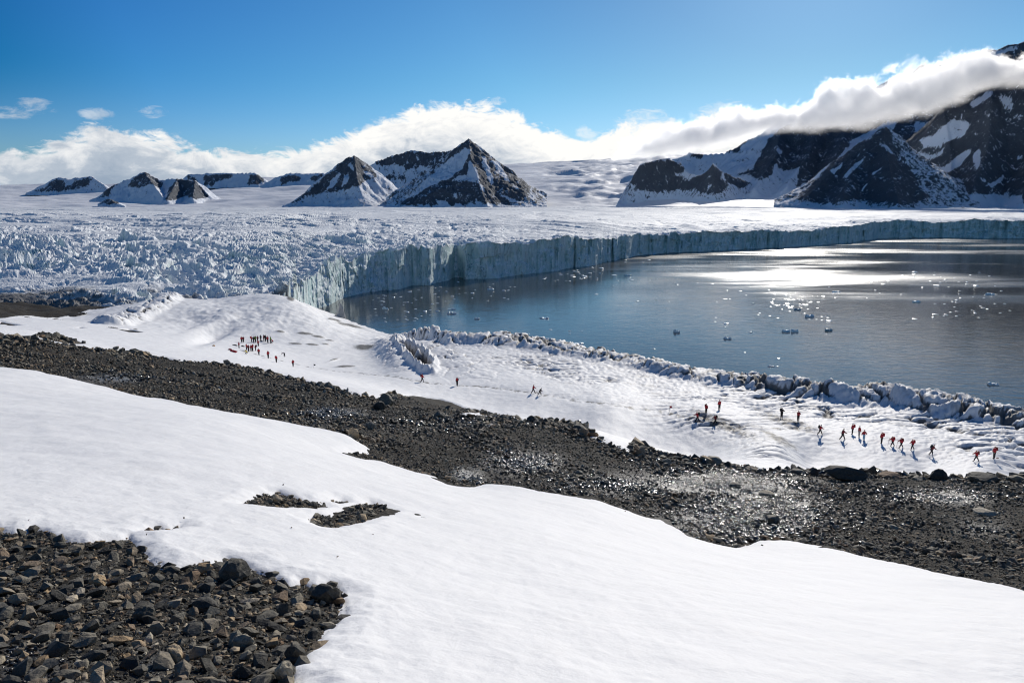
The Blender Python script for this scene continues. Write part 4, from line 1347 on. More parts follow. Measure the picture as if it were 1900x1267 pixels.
def mat_stone(name, wet=False, light=1.0):
    m, nt, b, out = material(name)
    info = nt.node('ShaderNodeObjectInfo')
    oc = nt.node('ShaderNodeTexCoord').outputs['Object']
    P = nt.pos()
    c = rock_colours(nt, info.outputs['Random'])
    c = nt.mix(nt.mapr(nt.noise(P, 14, 5, 0.7), 0.35, 0.7), c, nt.mix(1.0, c, (1.7, 1.65, 1.5), 'MULTIPLY'))
    c = nt.mix(nt.math('MULTIPLY', nt.mapr(nt.noise(P, 45, 4, 0.7), 0.5, 0.75), 0.5), c, (0.03, 0.028, 0.025))
    c = nt.mix(1.0, c, (1.04, 1.0, 0.92), 'MULTIPLY')
    if light != 1.0:
        c = nt.mix(1.0, c, (light, light, light), 'MULTIPLY')
    if wet:
        c = nt.mix(1.0, c, (0.30, 0.29, 0.28), 'MULTIPLY')
    nt.put(b.inputs['Base Color'], c)
    b.inputs['Roughness'].default_value = 0.17 if wet else 0.78
    b.inputs['Specular IOR Level'].default_value = 0.6 if wet else 0.3
    h = nt.math('ADD', nt.noise(P, 22, 5, 0.7), nt.math('MULTIPLY', nt.noise(P, 6, 3, 0.6), 1.2))
    nt.put(b.inputs['Normal'], nt.bump(h, 0.02 if not wet else 0.012, 0.9))
    return m


M_STONE = mat_stone('stone', light=1.2)
M_STONE_WET = mat_stone('stone_wet', True)
M_BOULDER = mat_stone('boulder_rock', light=1.7)
PROTO = [hull_rock('stone_shape', 300 + i, 13 + (i % 4) * 3, 0.36 + 0.06 * (i % 5), M_STONE) for i in range(9)]
PROTO_WET = []
for i in range(6):
    w = boulder_mesh('wet_stone_shape', 700 + i, (1.0, 0.8, 0.30), M_STONE_WET, 2, 16, 0.05)
    w.polygons.foreach_set('use_smooth', np.ones(len(w.polygons), bool))
    PROTO_WET.append(w)


def scatter_stuff(name, X, Y, Z, size, protos, seed, label, tilt=0.22):
    """many small stones as one object: points with size and turn, each carrying a stone shape"""
    r = np.random.default_rng(seed)
    n = len(X)
    me = bpy.data.meshes.new(name)
    me.vertices.add(n)
    me.vertices.foreach_set('co', np.stack([X, Y, Z], 1).astype(np.float32).ravel())
    for k, v in (('size', size),):
        me.attributes.new(k, 'FLOAT', 'POINT').data.foreach_set('value', v.astype(np.float32))
    rot = np.stack([r.normal(0, tilt, n), r.normal(0, tilt, n), r.uniform(0, 6.28, n)], 1)
    me.attributes.new('turn', 'FLOAT_VECTOR', 'POINT').data.foreach_set('vector', rot.astype(np.float32).ravel())
    me.attributes.new('shape', 'INT', 'POINT').data.foreach_set('value', r.integers(0, len(protos), n).astype(np.int32))
    ob = bpy.data.objects.new(name, me)
    COL.objects.link(ob)
    gt = bpy.data.node_groups.new(name, 'GeometryNodeTree')
    gt.interface.new_socket('Geometry', in_out='INPUT', socket_type='NodeSocketGeometry')
    gt.interface.new_socket('Geometry', in_out='OUTPUT', socket_type='NodeSocketGeometry')
    N = gt.nodes
    gi, go = N.new('NodeGroupInput'), N.new('NodeGroupOutput')
    iop = N.new('GeometryNodeInstanceOnPoints')
    jn = N.new('GeometryNodeJoinGeometry')
    for p in reversed(protos):
        src = bpy.data.objects.new('stone_source', p)
        oi = N.new('GeometryNodeObjectInfo')
        oi.inputs['As Instance'].default_value = True
        oi.inputs['Object'].default_value = src
        gt.links.new(oi.outputs['Geometry'], jn.inputs[0])
    gt.links.new(gi.outputs[0], iop.inputs['Points'])
    gt.links.new(jn.outputs[0], iop.inputs['Instance'])
    iop.inputs['Pick Instance'].default_value = True

    def named(t, nm):
        a = N.new('GeometryNodeInputNamedAttribute')
        a.data_type = t
        a.inputs['Name'].default_value = nm
        return a.outputs[0]
    gt.links.new(named('INT', 'shape'), iop.inputs['Instance Index'])
    gt.links.new(named('FLOAT_VECTOR', 'turn'), iop.inputs['Rotation'])
    gt.links.new(named('FLOAT', 'size'), iop.inputs['Scale'])
    gt.links.new(iop.outputs[0], go.inputs[0])
    md = ob.modifiers.new('scatter', 'NODES')
    md.node_group = gt
    ob['kind'] = 'stuff'
    ob['label'] = label
    ob.parent = GROUND
    return ob


r = np.random.default_rng(5)
# near gravel: size classes, the coarse ones first
def sample_band(n, y0, y1, a0, a1, power, rr):
    """points between two distances, thinning with distance as (1/Y)**power per square metre"""
    e = 2 - power
    u = rr.random(n)
    Y = (y0 ** e + u * (y1 ** e - y0 ** e)) ** (1 / e) if abs(e) > 1e-6 else y0 * (y1 / y0) ** u
    a = rr.uniform(a0, a1, n)
    return a * Y, Y


def poisson_keep(X, Y, S, rr, f=0.36):
    """drops stones that overlap a coarser one"""
    order = np.argsort(-S)
    cell = 0.16
    grid = {}
    keep = []
    for i in order:
        cx, cy_ = int(X[i] // cell), int(Y[i] // cell)
        ok = True
        for dx in (-1, 0, 1):
            for dy in (-1, 0, 1):
                for j in grid.get((cx + dx, cy_ + dy), ()):
                    if (X[i] - X[j]) ** 2 + (Y[i] - Y[j]) ** 2 < (f * (S[i] + S[j]) ) ** 2:
                        ok = False
                        break
                if not ok:
                    break
            if not ok:
                break
        if ok:
            keep.append(i)
            grid.setdefault((cx, cy_), []).append(i)
    return np.array(keep)


nx, ny = sample_band(30000, 2.7, 13.5, -1.05, 0.05, 1.4, r)
s = sd_snow1(nx, ny)
m = s < 0.03
nx, ny = nx[m], ny[m]
ns = np.clip(0.034 * r.random(len(nx)) ** (-1 / 2.1), 0, 0.165)
k = poisson_keep(nx, ny, ns, r)
nx, ny, ns = nx[k], ny[k], ns[k]
nz = moraine_z(nx, ny)
infr = (np.abs(nx / ny) < 0.82) & (ny > 3.0)
app = np.where(infr, ns / ny, 0)
ordr = np.argsort(-app)
big = ordr[:300]
rest = ordr[300:]
tones = {}
for q, i in enumerate(big):
    ob = bpy.data.objects.new('stone', PROTO[q % len(PROTO)])
    ob.location = (nx[i], ny[i], nz[i] + ns[i] * 0.14)
    ob.rotation_euler = (r.normal(0, 0.3), r.normal(0, 0.3), r.uniform(0, 6.28))
    ob.scale = (ns[i],) * 3
    ob.parent = GROUND
    COL.objects.link(ob)
scatter_stuff('gravel', nx[rest], ny[rest], nz[rest] + ns[rest] * 0.12, ns[rest], PROTO, 71, 'loose grey and brown stones by the snow edge in the foreground')
# fine chips between them
fx, fy = sample_band(42000, 2.7, 13, -1.0, 0.05, 1.6, r)
m = sd_snow1(fx, fy) < 0.0
fx, fy = fx[m], fy[m]
fs = np.clip(0.011 * r.random(len(fx)) ** (-1 / 2.6), 0, 0.04)
wn = wet_at(fx, fy) > 0.3
fz = moraine_z(fx, fy)
scatter_stuff('fine_gravel', fx[~wn], fy[~wn], fz[~wn] + fs[~wn] * 0.2, fs[~wn], PROTO, 72, 'fine gravel between the near stones', 0.6)
scatter_stuff('wet_gravel', fx[wn], fy[wn], fz[wn] + fs[wn] * 0.2, fs[wn], PROTO_WET, 73, 'wet dark gravel at the lower left', 0.6)

# the moraine band
bx, by = sample_band(450000, 9, 95, -1.08, 1.12, 2.0, r)
s1 = sd_snow1(bx, by)
s2 = sd_snow2(bx, by)
m = (s1 < 0.05) & (s2 < 0.45) & (r.random(len(bx)) < np.where(by < 45, 1.0, 0.5))
bx, by, s1, s2 = bx[m], by[m], s1[m], s2[m]
edge2 = np.exp(-(s2 / 1.8) ** 2)
bs = np.clip(0.0025 * by * r.random(len(bx)) ** (-1 / 2.0), 0.03, 0.34 + 0.3 * edge2)
calm = fbm(bx / 6, by / 6, 3, 401)
bs = bs * (0.55 + 0.75 * sstep(-0.25, 0.35, calm)) * (1 + 0.6 * edge2)
spur = poly_sd(world_poly([(729, 738), (766, 735), (836, 748), (893, 763), (847, 767), (800, 760), (740, 752)]), bx, by) > 0
bs = np.where(spur, bs * 0.4, bs)
bz = moraine_z(bx, by)
wt_ = wet_at(bx, by)
wn = (r.random(len(bx)) < wt_ * 1.5)
thin = r.random(len(bx)) < np.where(wt_ > 0.5, 0.5, 1.0)
bx, by, bz, bs, wn = bx[thin], by[thin], bz[thin], bs[thin], wn[thin]
scatter_stuff('moraine_rubble', bx[~wn], by[~wn], bz[~wn] + bs[~wn] * 0.12, bs[~wn], PROTO, 81, 'dark rubble of the moraine band between the two snowfields', 0.5)
scatter_stuff('wet_rubble', bx[wn], by[wn], bz[wn] + bs[wn] * 0.10, bs[wn] * 0.8, PROTO_WET, 82, 'wet glittering rubble where meltwater runs', 0.5)


gx, gy = sample_band(110000, 14, 46, -0.3, 0.95, 2.0, r)
gw = wet_at(gx, gy)
m = (r.random(len(gx)) < gw ** 2 * 1.6) & (gw > 0.35) & (sd_snow1(gx, gy) < -0.1) & (sd_snow2(gx, gy) < 0)
gx, gy = gx[m], gy[m]
gs = np.clip(0.0017 * gy * r.random(len(gx)) ** (-1 / 3.0), 0.03, 0.16)
scatter_stuff('wet_pebbles', gx, gy, moraine_z(gx, gy) + gs * 0.5 + 0.05, gs, PROTO_WET, 83, 'shining wet pebbles where the meltwater spreads', 0.12)


# a few stray stones lying on the snow near its edges
qx, qy = sample_band(9000, 3, 45, -0.9, 0.9, 1.6, r)
qs = sd_snow1(qx, qy)
m = (qs > 0.05) & (qs < 1.2) & (r.random(len(qx)) < 0.05 * np.exp(-qs / 0.4))
qx, qy = qx[m], qy[m]
zz = land_z(qx, qy) + 0.10 + 0.12 * sstep(6, 25, qy)
scatter_stuff('stray_stones', qx, qy, zz, np.minimum(0.0035 * qy * r.random(len(qx)) ** -0.4, 0.012 * qy), PROTO, 84, 'stray pebbles lying on the snow along its edge', 0.4)


# running meltwater: a thin skin lying in the hollows of the moraine
def mat_melt():
    m, nt, b, out = material('meltwater')
    P = nt.pos()
    b.inputs['Base Color'].default_value = (0.012, 0.012, 0.012, 1)
    b.inputs['Roughness'].default_value = 0.05
    b.inputs['IOR'].default_value = 1.333
    h = nt.math('ADD', nt.noise(P, 4.5, 3, 0.6, 0.3), nt.math('MULTIPLY', nt.noise(P, 17, 3, 0.7), 0.35))
    upn = nt.node('ShaderNodeCombineXYZ')
    upn.inputs[2].default_value = 1.0
    nt.put(b.inputs['Normal'], nt.bump(h, 0.14, 1.0, upn.outputs[0]))
    return m


M_MELT = mat_melt()
A, Yg, Xg = grid_aY(-0.75, 0.90, 1000, 13, 50, 420)
zl = land_z(Xg, Yg)
film = zl + 0.0 + 0.20 * (np.clip(wet_at(Xg, Yg), 0, 1) - 0.5) - 0.16 * sstep(-0.15, 0.35, fbm(Xg / 0.45, Yg / 0.6, 3, 411))
mz = moraine_z(Xg, Yg)
kp = (film > mz - 0.01) & (wet_at(Xg, Yg) > 0.42) & (sd_snow1(Xg, Yg) < 0.3) & (sd_snow2(Xg, Yg) < 0.3)
structure(sheet('meltwater', Xg, Yg, film, kp, None, M_MELT), 'glittering meltwater trickling through the moraine')

# ------------------------------------------------------------------ boulders one can point at
def place_boulder(px, py, wpx, hpx, dep, seed, label, on='land', mat=None, sink=0.3, turn=0.0):
    """px,py = middle of the foot in the photo; wpx,hpx = size in photo pixels"""
    x, y = hit(px, py)
    x, y = float(x[0]), float(y[0])
    z = float(moraine_z(np.array([x]), np.array([y]))[0])
    w = wpx * y / FPX * 1.05
    h = hpx * y / FPX * (1 + sink) * 1.08
    me = boulder_mesh('boulder', seed, (w, w * dep, h), mat or M_BOULDER, 3, 17, 0.08)
    ob = bpy.data.objects.new('boulder', me)
    ob.location = (x, y + w * dep * 0.25, z + h * (0.5 - sink / (1 + sink)))
    ob.rotation_euler = (0, 0, turn)
    ob['label'] = label
    ob['category'] = 'boulder'
    ob['group'] = 'boulders on the moraine'
    COL.objects.link(ob)
    return ob


BOULDERS = [
    (718, 752, 32, 22, 0.7, 'upright grey boulder beside the dark gravel tongue'),
    (703, 760, 24, 17, 0.8, 'dark leaning boulder at the foot of the upright grey one'),
    (677, 739, 13, 10, 0.8, 'small pointed stone alone on the upper moraine crest'),
    (656, 814, 26, 20, 0.8, 'dark blocky boulder by the upper edge of the near snow'),
    (687, 800, 20, 14, 0.8, 'rounded brown-grey boulder in the middle of the left moraine'),
    (815, 780, 26, 14, 0.8, 'low dark boulder under the gravel tongue'),
    (988, 788, 30, 12, 0.8, 'dark crest boulder right of the gravel tongue'),
    (1083, 812, 22, 16, 0.8, 'dark boulder on the shoulder where the moraine drops away'),
    (1190, 852, 20, 16, 0.8, 'dark knob on the crest left of the pale flat stone'),
    (1238, 864, 26, 12, 0.8, 'pale flat stone lying just below the crest'),
    (1325, 868, 42, 16, 0.7, 'broad black boulder on the crest above the glitter'),
    (1360, 873, 20, 10, 0.8, 'small dark boulder right next to the broad black one'),
    (1396, 875, 24, 10, 0.8, 'squat dark boulder midway along the right crest'),
    (1480, 884, 30, 8, 0.9, 'thin flat slab on the crest beside the pointed stone'),
    (1531, 884, 16, 13, 0.8, 'small pointed black stone beside the largest boulder'),
    (1572, 893, 76, 24, 0.6, 'largest boulder of the right-hand crest, long and dark'),
    (1655, 890, 44, 13, 0.7, 'smooth rounded grey-brown boulder right of the largest one'),
    (1706, 893, 30, 9, 0.8, 'low brown boulder left of the dark standing one'),
    (1743, 893, 31, 22, 0.8, 'dark standing boulder with a domed top under the walkers'),
    (1830, 899, 66, 14, 0.7, 'wide pale slab on the crest near the right edge'),
    (1808, 893, 30, 8, 0.8, 'low dark stone behind the wide pale slab'),
    (1892, 897, 34, 13, 0.8, 'dark boulder cut by the right edge of the picture'),
    (1435, 975, 30, 18, 0.8, 'dark boulder in the middle of the glitter'),
    (1425, 921, 32, 8, 0.8, 'flat pale stone lying in the glitter'),
    (1075, 880, 20, 8, 0.8, 'small pale boulder in the middle of the moraine band'),
    (1365, 905, 24, 8, 0.8, 'low stone above the flat pale one in the glitter'),
    (1835, 960, 44, 9, 0.8, 'long brown-grey slab on the right-hand scree'),
    (1735, 1015, 22, 11, 0.8, 'black stone standing out of the right-hand scree'),
    (1660, 985, 20, 9, 0.8, 'grey stone in the middle of the right-hand scree'),
]
for i, (px, py, w, h, dep, lab) in enumerate(BOULDERS):
    place_boulder(px, py, w, h, dep, 900 + i * 7, lab, turn=random.uniform(-0.5, 0.5))
NEARB = [
    (428, 1082, 66, 42, 0.8, 'biggest near boulder, angular and half under the snow edge'),
    (376, 1066, 42, 18, 0.8, 'dark low stone leaning on the biggest near boulder'),
    (603, 1118, 56, 34, 0.8, 'rounded dark boulder tucked in the bay of the snow edge'),
    (545, 1230, 44, 38, 0.8, 'smooth pale-grey block near the bottom snow edge'),
    (525, 1268, 52, 44, 0.8, 'dark slab below the smooth pale-grey block'),
    (324, 1228, 40, 34, 0.8, 'square light-grey stone in the bottom gravel'),
    (380, 1137, 60, 22, 0.7, 'broad flat grey stone in the middle of the near gravel'),
    (262, 1152, 46, 24, 0.8, 'reddish-brown stone left of the broad flat one'),
    (447, 1205, 48, 26, 0.7, 'long rounded grey stone right of the square one'),
    (178, 1088, 36, 18, 0.8, 'light rounded stone in the upper left of the near gravel'),
    (513, 935, 22, 16, 0.8, 'dark pointed stone in the upper snow hole'),
    (581, 944, 24, 9, 0.8, 'small dark stone at the tip of the upper snow hole'),
    (582, 972, 20, 9, 0.8, 'dark flat stone at the left end of the lower snow hole'),
    (672, 968, 18, 12, 0.8, 'grey block at the right end of the lower snow hole'),
]
M_RED = mat_stone('stone_reddish', light=1.0)
for i, (px, py, w, h, dep, lab) in enumerate(NEARB):
    ob = place_boulder(px, py, w, h, dep, 1200 + i * 7, lab, sink=0.35, turn=random.uniform(-0.6, 0.6))
    ob['group'] = 'larger stones near the camera'
    ob['category'] = 'stone' if w < 40 else 'boulder'

# ------------------------------------------------------------------ ice floating on the fjord
def mat_floe(name, col, sub):
    m, nt, b, out = material(name)
    P = nt.pos()
    nt.put(b.inputs['Base Color'], nt.mix(nt.noise(P, 1.2, 4), col, sub))
    b.inputs['Roughness'].default_value = 0.35
    nt.put(b.inputs['Normal'], nt.bump(nt.noise(P, 2.5, 5), 0.15, 0.8))
    return m


M_FLOE = mat_floe('floating_ice', (0.80, 0.86, 0.88), (0.62, 0.76, 0.80))
M_BLUEICE = mat_floe('clear_blue_ice', (0.60, 0.80, 0.84), (0.80, 0.90, 0.92))
M_DARKICE = mat_floe('dark_clear_ice', (0.22, 0.34, 0.38), (0.45, 0.58, 0.62))


def floe_mesh(seed, flat, mat, sub=2):
    me = boulder_mesh('ice_floe', seed, (1, 0.8, flat), mat, sub, 9, 0.08)
    return me


FLOES = [floe_mesh(2000 + i, 0.16 + 0.05 * (i % 4), M_FLOE) for i in range(8)]


def on_water(px, py):
    a, t = sight(px, py)
    Yv = EYE / float(t)
    return float(a) * Yv, Yv


def floe(px, py, wpx, label, me, group='scattered bits of ice on the fjord', cat='ice floe', hk=1.0, name='ice_floe'):
    x, y = on_water(px, py)
    w = wpx * y / FPX
    ob = bpy.data.objects.new(name, me)
    ob.location = (x, y, 0.02 * w)
    ob.scale = (w, w * random.uniform(0.8, 1.5), w * hk)
    ob.rotation_euler = (0, 0, random.uniform(-0.6, 0.6))
    ob['label'] = label
    ob['category'] = cat
    if group:
        ob['group'] = group
    COL.objects.link(ob)
    return ob


def berg(px, py, wpx, hpx, label, mat, lumps, seed):
    """a larger piece: several lumps grown together, with blue ice low down"""
    x, y = on_water(px, py)
    w = wpx * y / FPX
    h = hpx * y / FPX
    bm = bmesh.new()
    rr = np.random.default_rng(seed)
    for k in range(lumps):
        t = (k + 0.5) / lumps - 0.5
        me = boulder_mesh('tmp', seed + k, (w / lumps * 1.5, w * 0.45, h * rr.uniform(0.8, 1.7)), mat, 2, 8, 0.08)
        tmp = bmesh.new()
        tmp.from_mesh(me)
        bmesh.ops.translate(tmp, verts=tmp.verts, vec=(t * w * 0.85, rr.uniform(-0.1, 0.1) * w, 0))
        m2 = bpy.data.meshes.new('tmp2')
        tmp.to_mesh(m2)
        tmp.free()
        bm.from_mesh(m2)
        bpy.data.meshes.remove(m2)
        bpy.data.meshes.remove(me)
    me = bpy.data.meshes.new('iceberg')
    bm.to_mesh(me)
    bm.free()
    me.materials.append(mat)
    ob = bpy.data.objects.new('iceberg', me)
    ob.location = (x, y, 0)
    ob['label'] = label
    ob['category'] = 'iceberg'
    ob['group'] = 'small icebergs in the fjord'
    COL.objects.link(ob)


for i, (px, py, w, h, lab, mt, n) in enumerate([
    (838, 582, 17, 6, 'blue-white growler below the glacier front', M_FLOE, 3), (838, 574, 14, 4, 'flat blue growler just above the blue-white one', M_BLUEICE, 2),
    (715, 574, 11, 7, 'small turquoise growler near the ice corner', M_BLUEICE, 2), (910, 538, 12, 6, 'white pointed growler under the long cliff', M_FLOE, 2),
    (1459, 616, 16, 8, 'left half of the pair of blue bergs in mid-fjord', M_BLUEICE, 3), (1475, 616, 15, 9, 'right half of the pair of blue bergs in mid-fjord', M_BLUEICE, 3),
    (1538, 614, 13, 6, 'dark clear-ice berg right of the blue pair', M_DARKICE, 2), (1479, 575, 13, 5, 'dark blue growler below the ring of brash ice', M_DARKICE, 2),
    (1551, 542, 16, 4, 'low berg with dark ice far out in the middle', M_BLUEICE, 3), (1700, 561, 13, 7, 'dark-footed berg out on the right', M_BLUEICE, 2),
    (1836, 547, 16, 6, 'low berg beyond the brash near the right edge', M_FLOE, 3), (1502, 588, 17, 7, 'white growler with a dark foot below the brash ring', M_FLOE, 3),
    (1256, 617, 12, 7, 'small white growler alone on the blue water', M_FLOE, 2), (1350, 629, 14, 5, 'broken grey growler in the lower fjord', M_FLOE, 3),
    (1843, 714, 20, 7, 'white growler near the shore at the right', M_FLOE, 3), (1069, 638, 28, 3, 'long flat white floe near the shore ice', M_FLOE, 3),
    (1016, 629, 23, 3, 'thin grey floe just above the long flat one', M_FLOE, 3), (1431, 680, 13, 4, 'flat floe off the blocky shore ice', M_FLOE, 2),
    (1165, 512, 13, 4, 'turquoise growler in front of the cliff end', M_BLUEICE, 2), (1535, 587, 8, 3, 'tiny dark growler right of the white one', M_DARKICE, 2),
    (885, 592, 10, 4, 'small pale growler right of the blue-white one', M_FLOE, 2), (1010, 591, 17, 3, 'low grey growler in the middle of the calm water', M_FLOE, 3)]):
    berg(px, py, w, h, lab, mt, n, 3000 + i * 10)

rf = random.Random(4)
SC = [(640, 840, 532, 600, 60, 'in the dense scatter beside the ice corner'), (800, 960, 520, 560, 22, 'under the broken-out hollow of the cliff'), (980, 1130, 492, 522, 34, 'in the streak along the middle of the cliff'), (1100, 1240, 476, 560, 16, 'before the far end of the cliff'),
      (1640, 1900, 500, 592, 62, 'in the wide scatter at the right of the fjord'), (1400, 1540, 540, 600, 26, 'around the oval brash ring'), (1240, 1640, 520, 560, 22, 'in the sun glitter in mid-fjord'), (950, 1450, 560, 700, 20, 'alone on the calm near water')]
for x0, x1, y0, y1, n, wh in SC:
    k = 0
    while k < n:
        px = rf.triangular(x0, x1, (x0 + x1) / 2) if n > 30 else rf.uniform(x0, x1)
        py = rf.uniform(y0, y1)
        a, t = sight(px, py)
        Yv = EYE / float(t)
        fy = np.interp(float(a), ag, Yf2)
        if Yv > fy - 14:
            k += 0.2
            continue
        if Yv < float(shore_y(np.array([float(a)]))[0]) + 25:
            k += 0.2
            continue
        w = min(12, 2.2 + 2.2 * rf.random() ** -0.45)
        floe(px, py, w, ('tiny white speck of ice ' if w < 4.6 else 'small flat white floe ' if w < 6.5 else 'larger white floe ') + wh, rf.choice(FLOES), group='bits of ice ' + wh, hk=rf.uniform(0.6, 1.3))
        k += 1
for k in range(30):      # ring of brash ice
    ph = rf.uniform(0, 6.28)
    rr_ = rf.uniform(0.75, 1.1)
    floe(1468 + 36 * rr_ * math.cos(ph), 562 + 7 * rr_ * math.sin(ph), rf.uniform(3, 8), 'piece of white brash ice in the oval ring in mid-fjord', rf.choice(FLOES), group='ring of brash ice')

# ice pinnacle standing in the shallows by the glacier corner
x, y = on_water(632, 592)
M_PIN = mat_floe('dirty_ice', (0.55, 0.55, 0.53), (0.28, 0.27, 0.25))
me = boulder_mesh('ice_pinnacle', 5005, (26 * y / FPX, 20 * y / FPX, 40 * y / FPX), M_PIN, 3, 14, 0.10)
co = np.zeros(len(me.vertices) * 3, np.float32)
me.vertices.foreach_get('co', co)
co = co.reshape(-1, 3)
hh = np.clip((co[:, 2] / (20 * y / FPX) + 1) / 2, 0, 1)
co[:, 0] *= (1.35 - 1.05 * hh)
co[:, 1] *= (1.35 - 1.05 * hh)
me.vertices.foreach_set('co', co.ravel())
ob = bpy.data.objects.new('ice_pinnacle', me)
ob.location = (x, y, 10 * y / FPX)
ob['label'] = 'lone grey-white ice pinnacle at the corner of the bay'
ob['category'] = 'ice pinnacle'
COL.objects.link(ob)

# ------------------------------------------------------------------ people
def flat_mat(name, col, rough=0.7):
    m, nt, b, out = material(name)
    P = nt.node('ShaderNodeTexCoord').outputs['Object']
    nt.put(b.inputs['Base Color'], nt.mix(nt.noise(P, 9, 3), [c * 0.8 for c in col], [min(1, c * 1.15) for c in col]))
    b.inputs['Roughness'].default_value = rough
    nt.put(b.inputs['Normal'], nt.bump(nt.noise(P, 14, 3), 0.02, 0.6))
    return m


C = {k: flat_mat('cloth_' + k, v) for k, v in dict(red=(0.42, 0.012, 0.022), darkred=(0.16, 0.010, 0.016), black=(0.012, 0.012, 0.015), navy=(0.02, 0.025, 0.045), green=(0.16, 0.26, 0.03), yellow=(0.75, 0.55, 0.02),
                                                     lightblue=(0.25, 0.45, 0.6), grey=(0.30, 0.28, 0.27), white=(0.6, 0.55, 0.53), orange=(0.75, 0.28, 0.03), skin=(0.50, 0.30, 0.22)).items()}


def skin_mesh(name, verts, edges, radii, sub=1, root=0):
    me = bpy.data.meshes.new(name)
    me.from_pydata([tuple(v) for v in verts], edges, [])
    ob = bpy.data.objects.new(name, me)
    COL.objects.link(ob)
    ob.modifiers.new('skin', 'SKIN').use_smooth_shade = True
    sv = me.skin_vertices[0].data if me.skin_vertices else None
    if sv is None:
        return None
    for i, rad in enumerate(radii):
        sv[i].radius = (rad, rad) if isinstance(rad, float) else rad
        sv[i].use_root = (i == root)
    sb = ob.modifiers.new('sub', 'SUBSURF')
    sb.levels = sub
    sb.render_levels = sub
    dg = bpy.context.evaluated_depsgraph_get()
    dg.update()
    out = bpy.data.meshes.new_from_object(ob.evaluated_get(dg))
    out.name = name
    bpy.data.objects.remove(ob)
    bpy.data.meshes.remove(me)
    return out


def limb(origin, l1, l2, ang1, ang2, side=0.0):
    """two-segment limb in the x-z plane; angles from straight down, positive forwards"""
    o = Vector(origin)
    k = o + Vector((math.sin(ang1) * l1, side * l1, -math.cos(ang1) * l1))
    e = k + Vector((math.sin(ang2) * l2, side * l2 * 0.4, -math.cos(ang2) * l2))
    return k, e


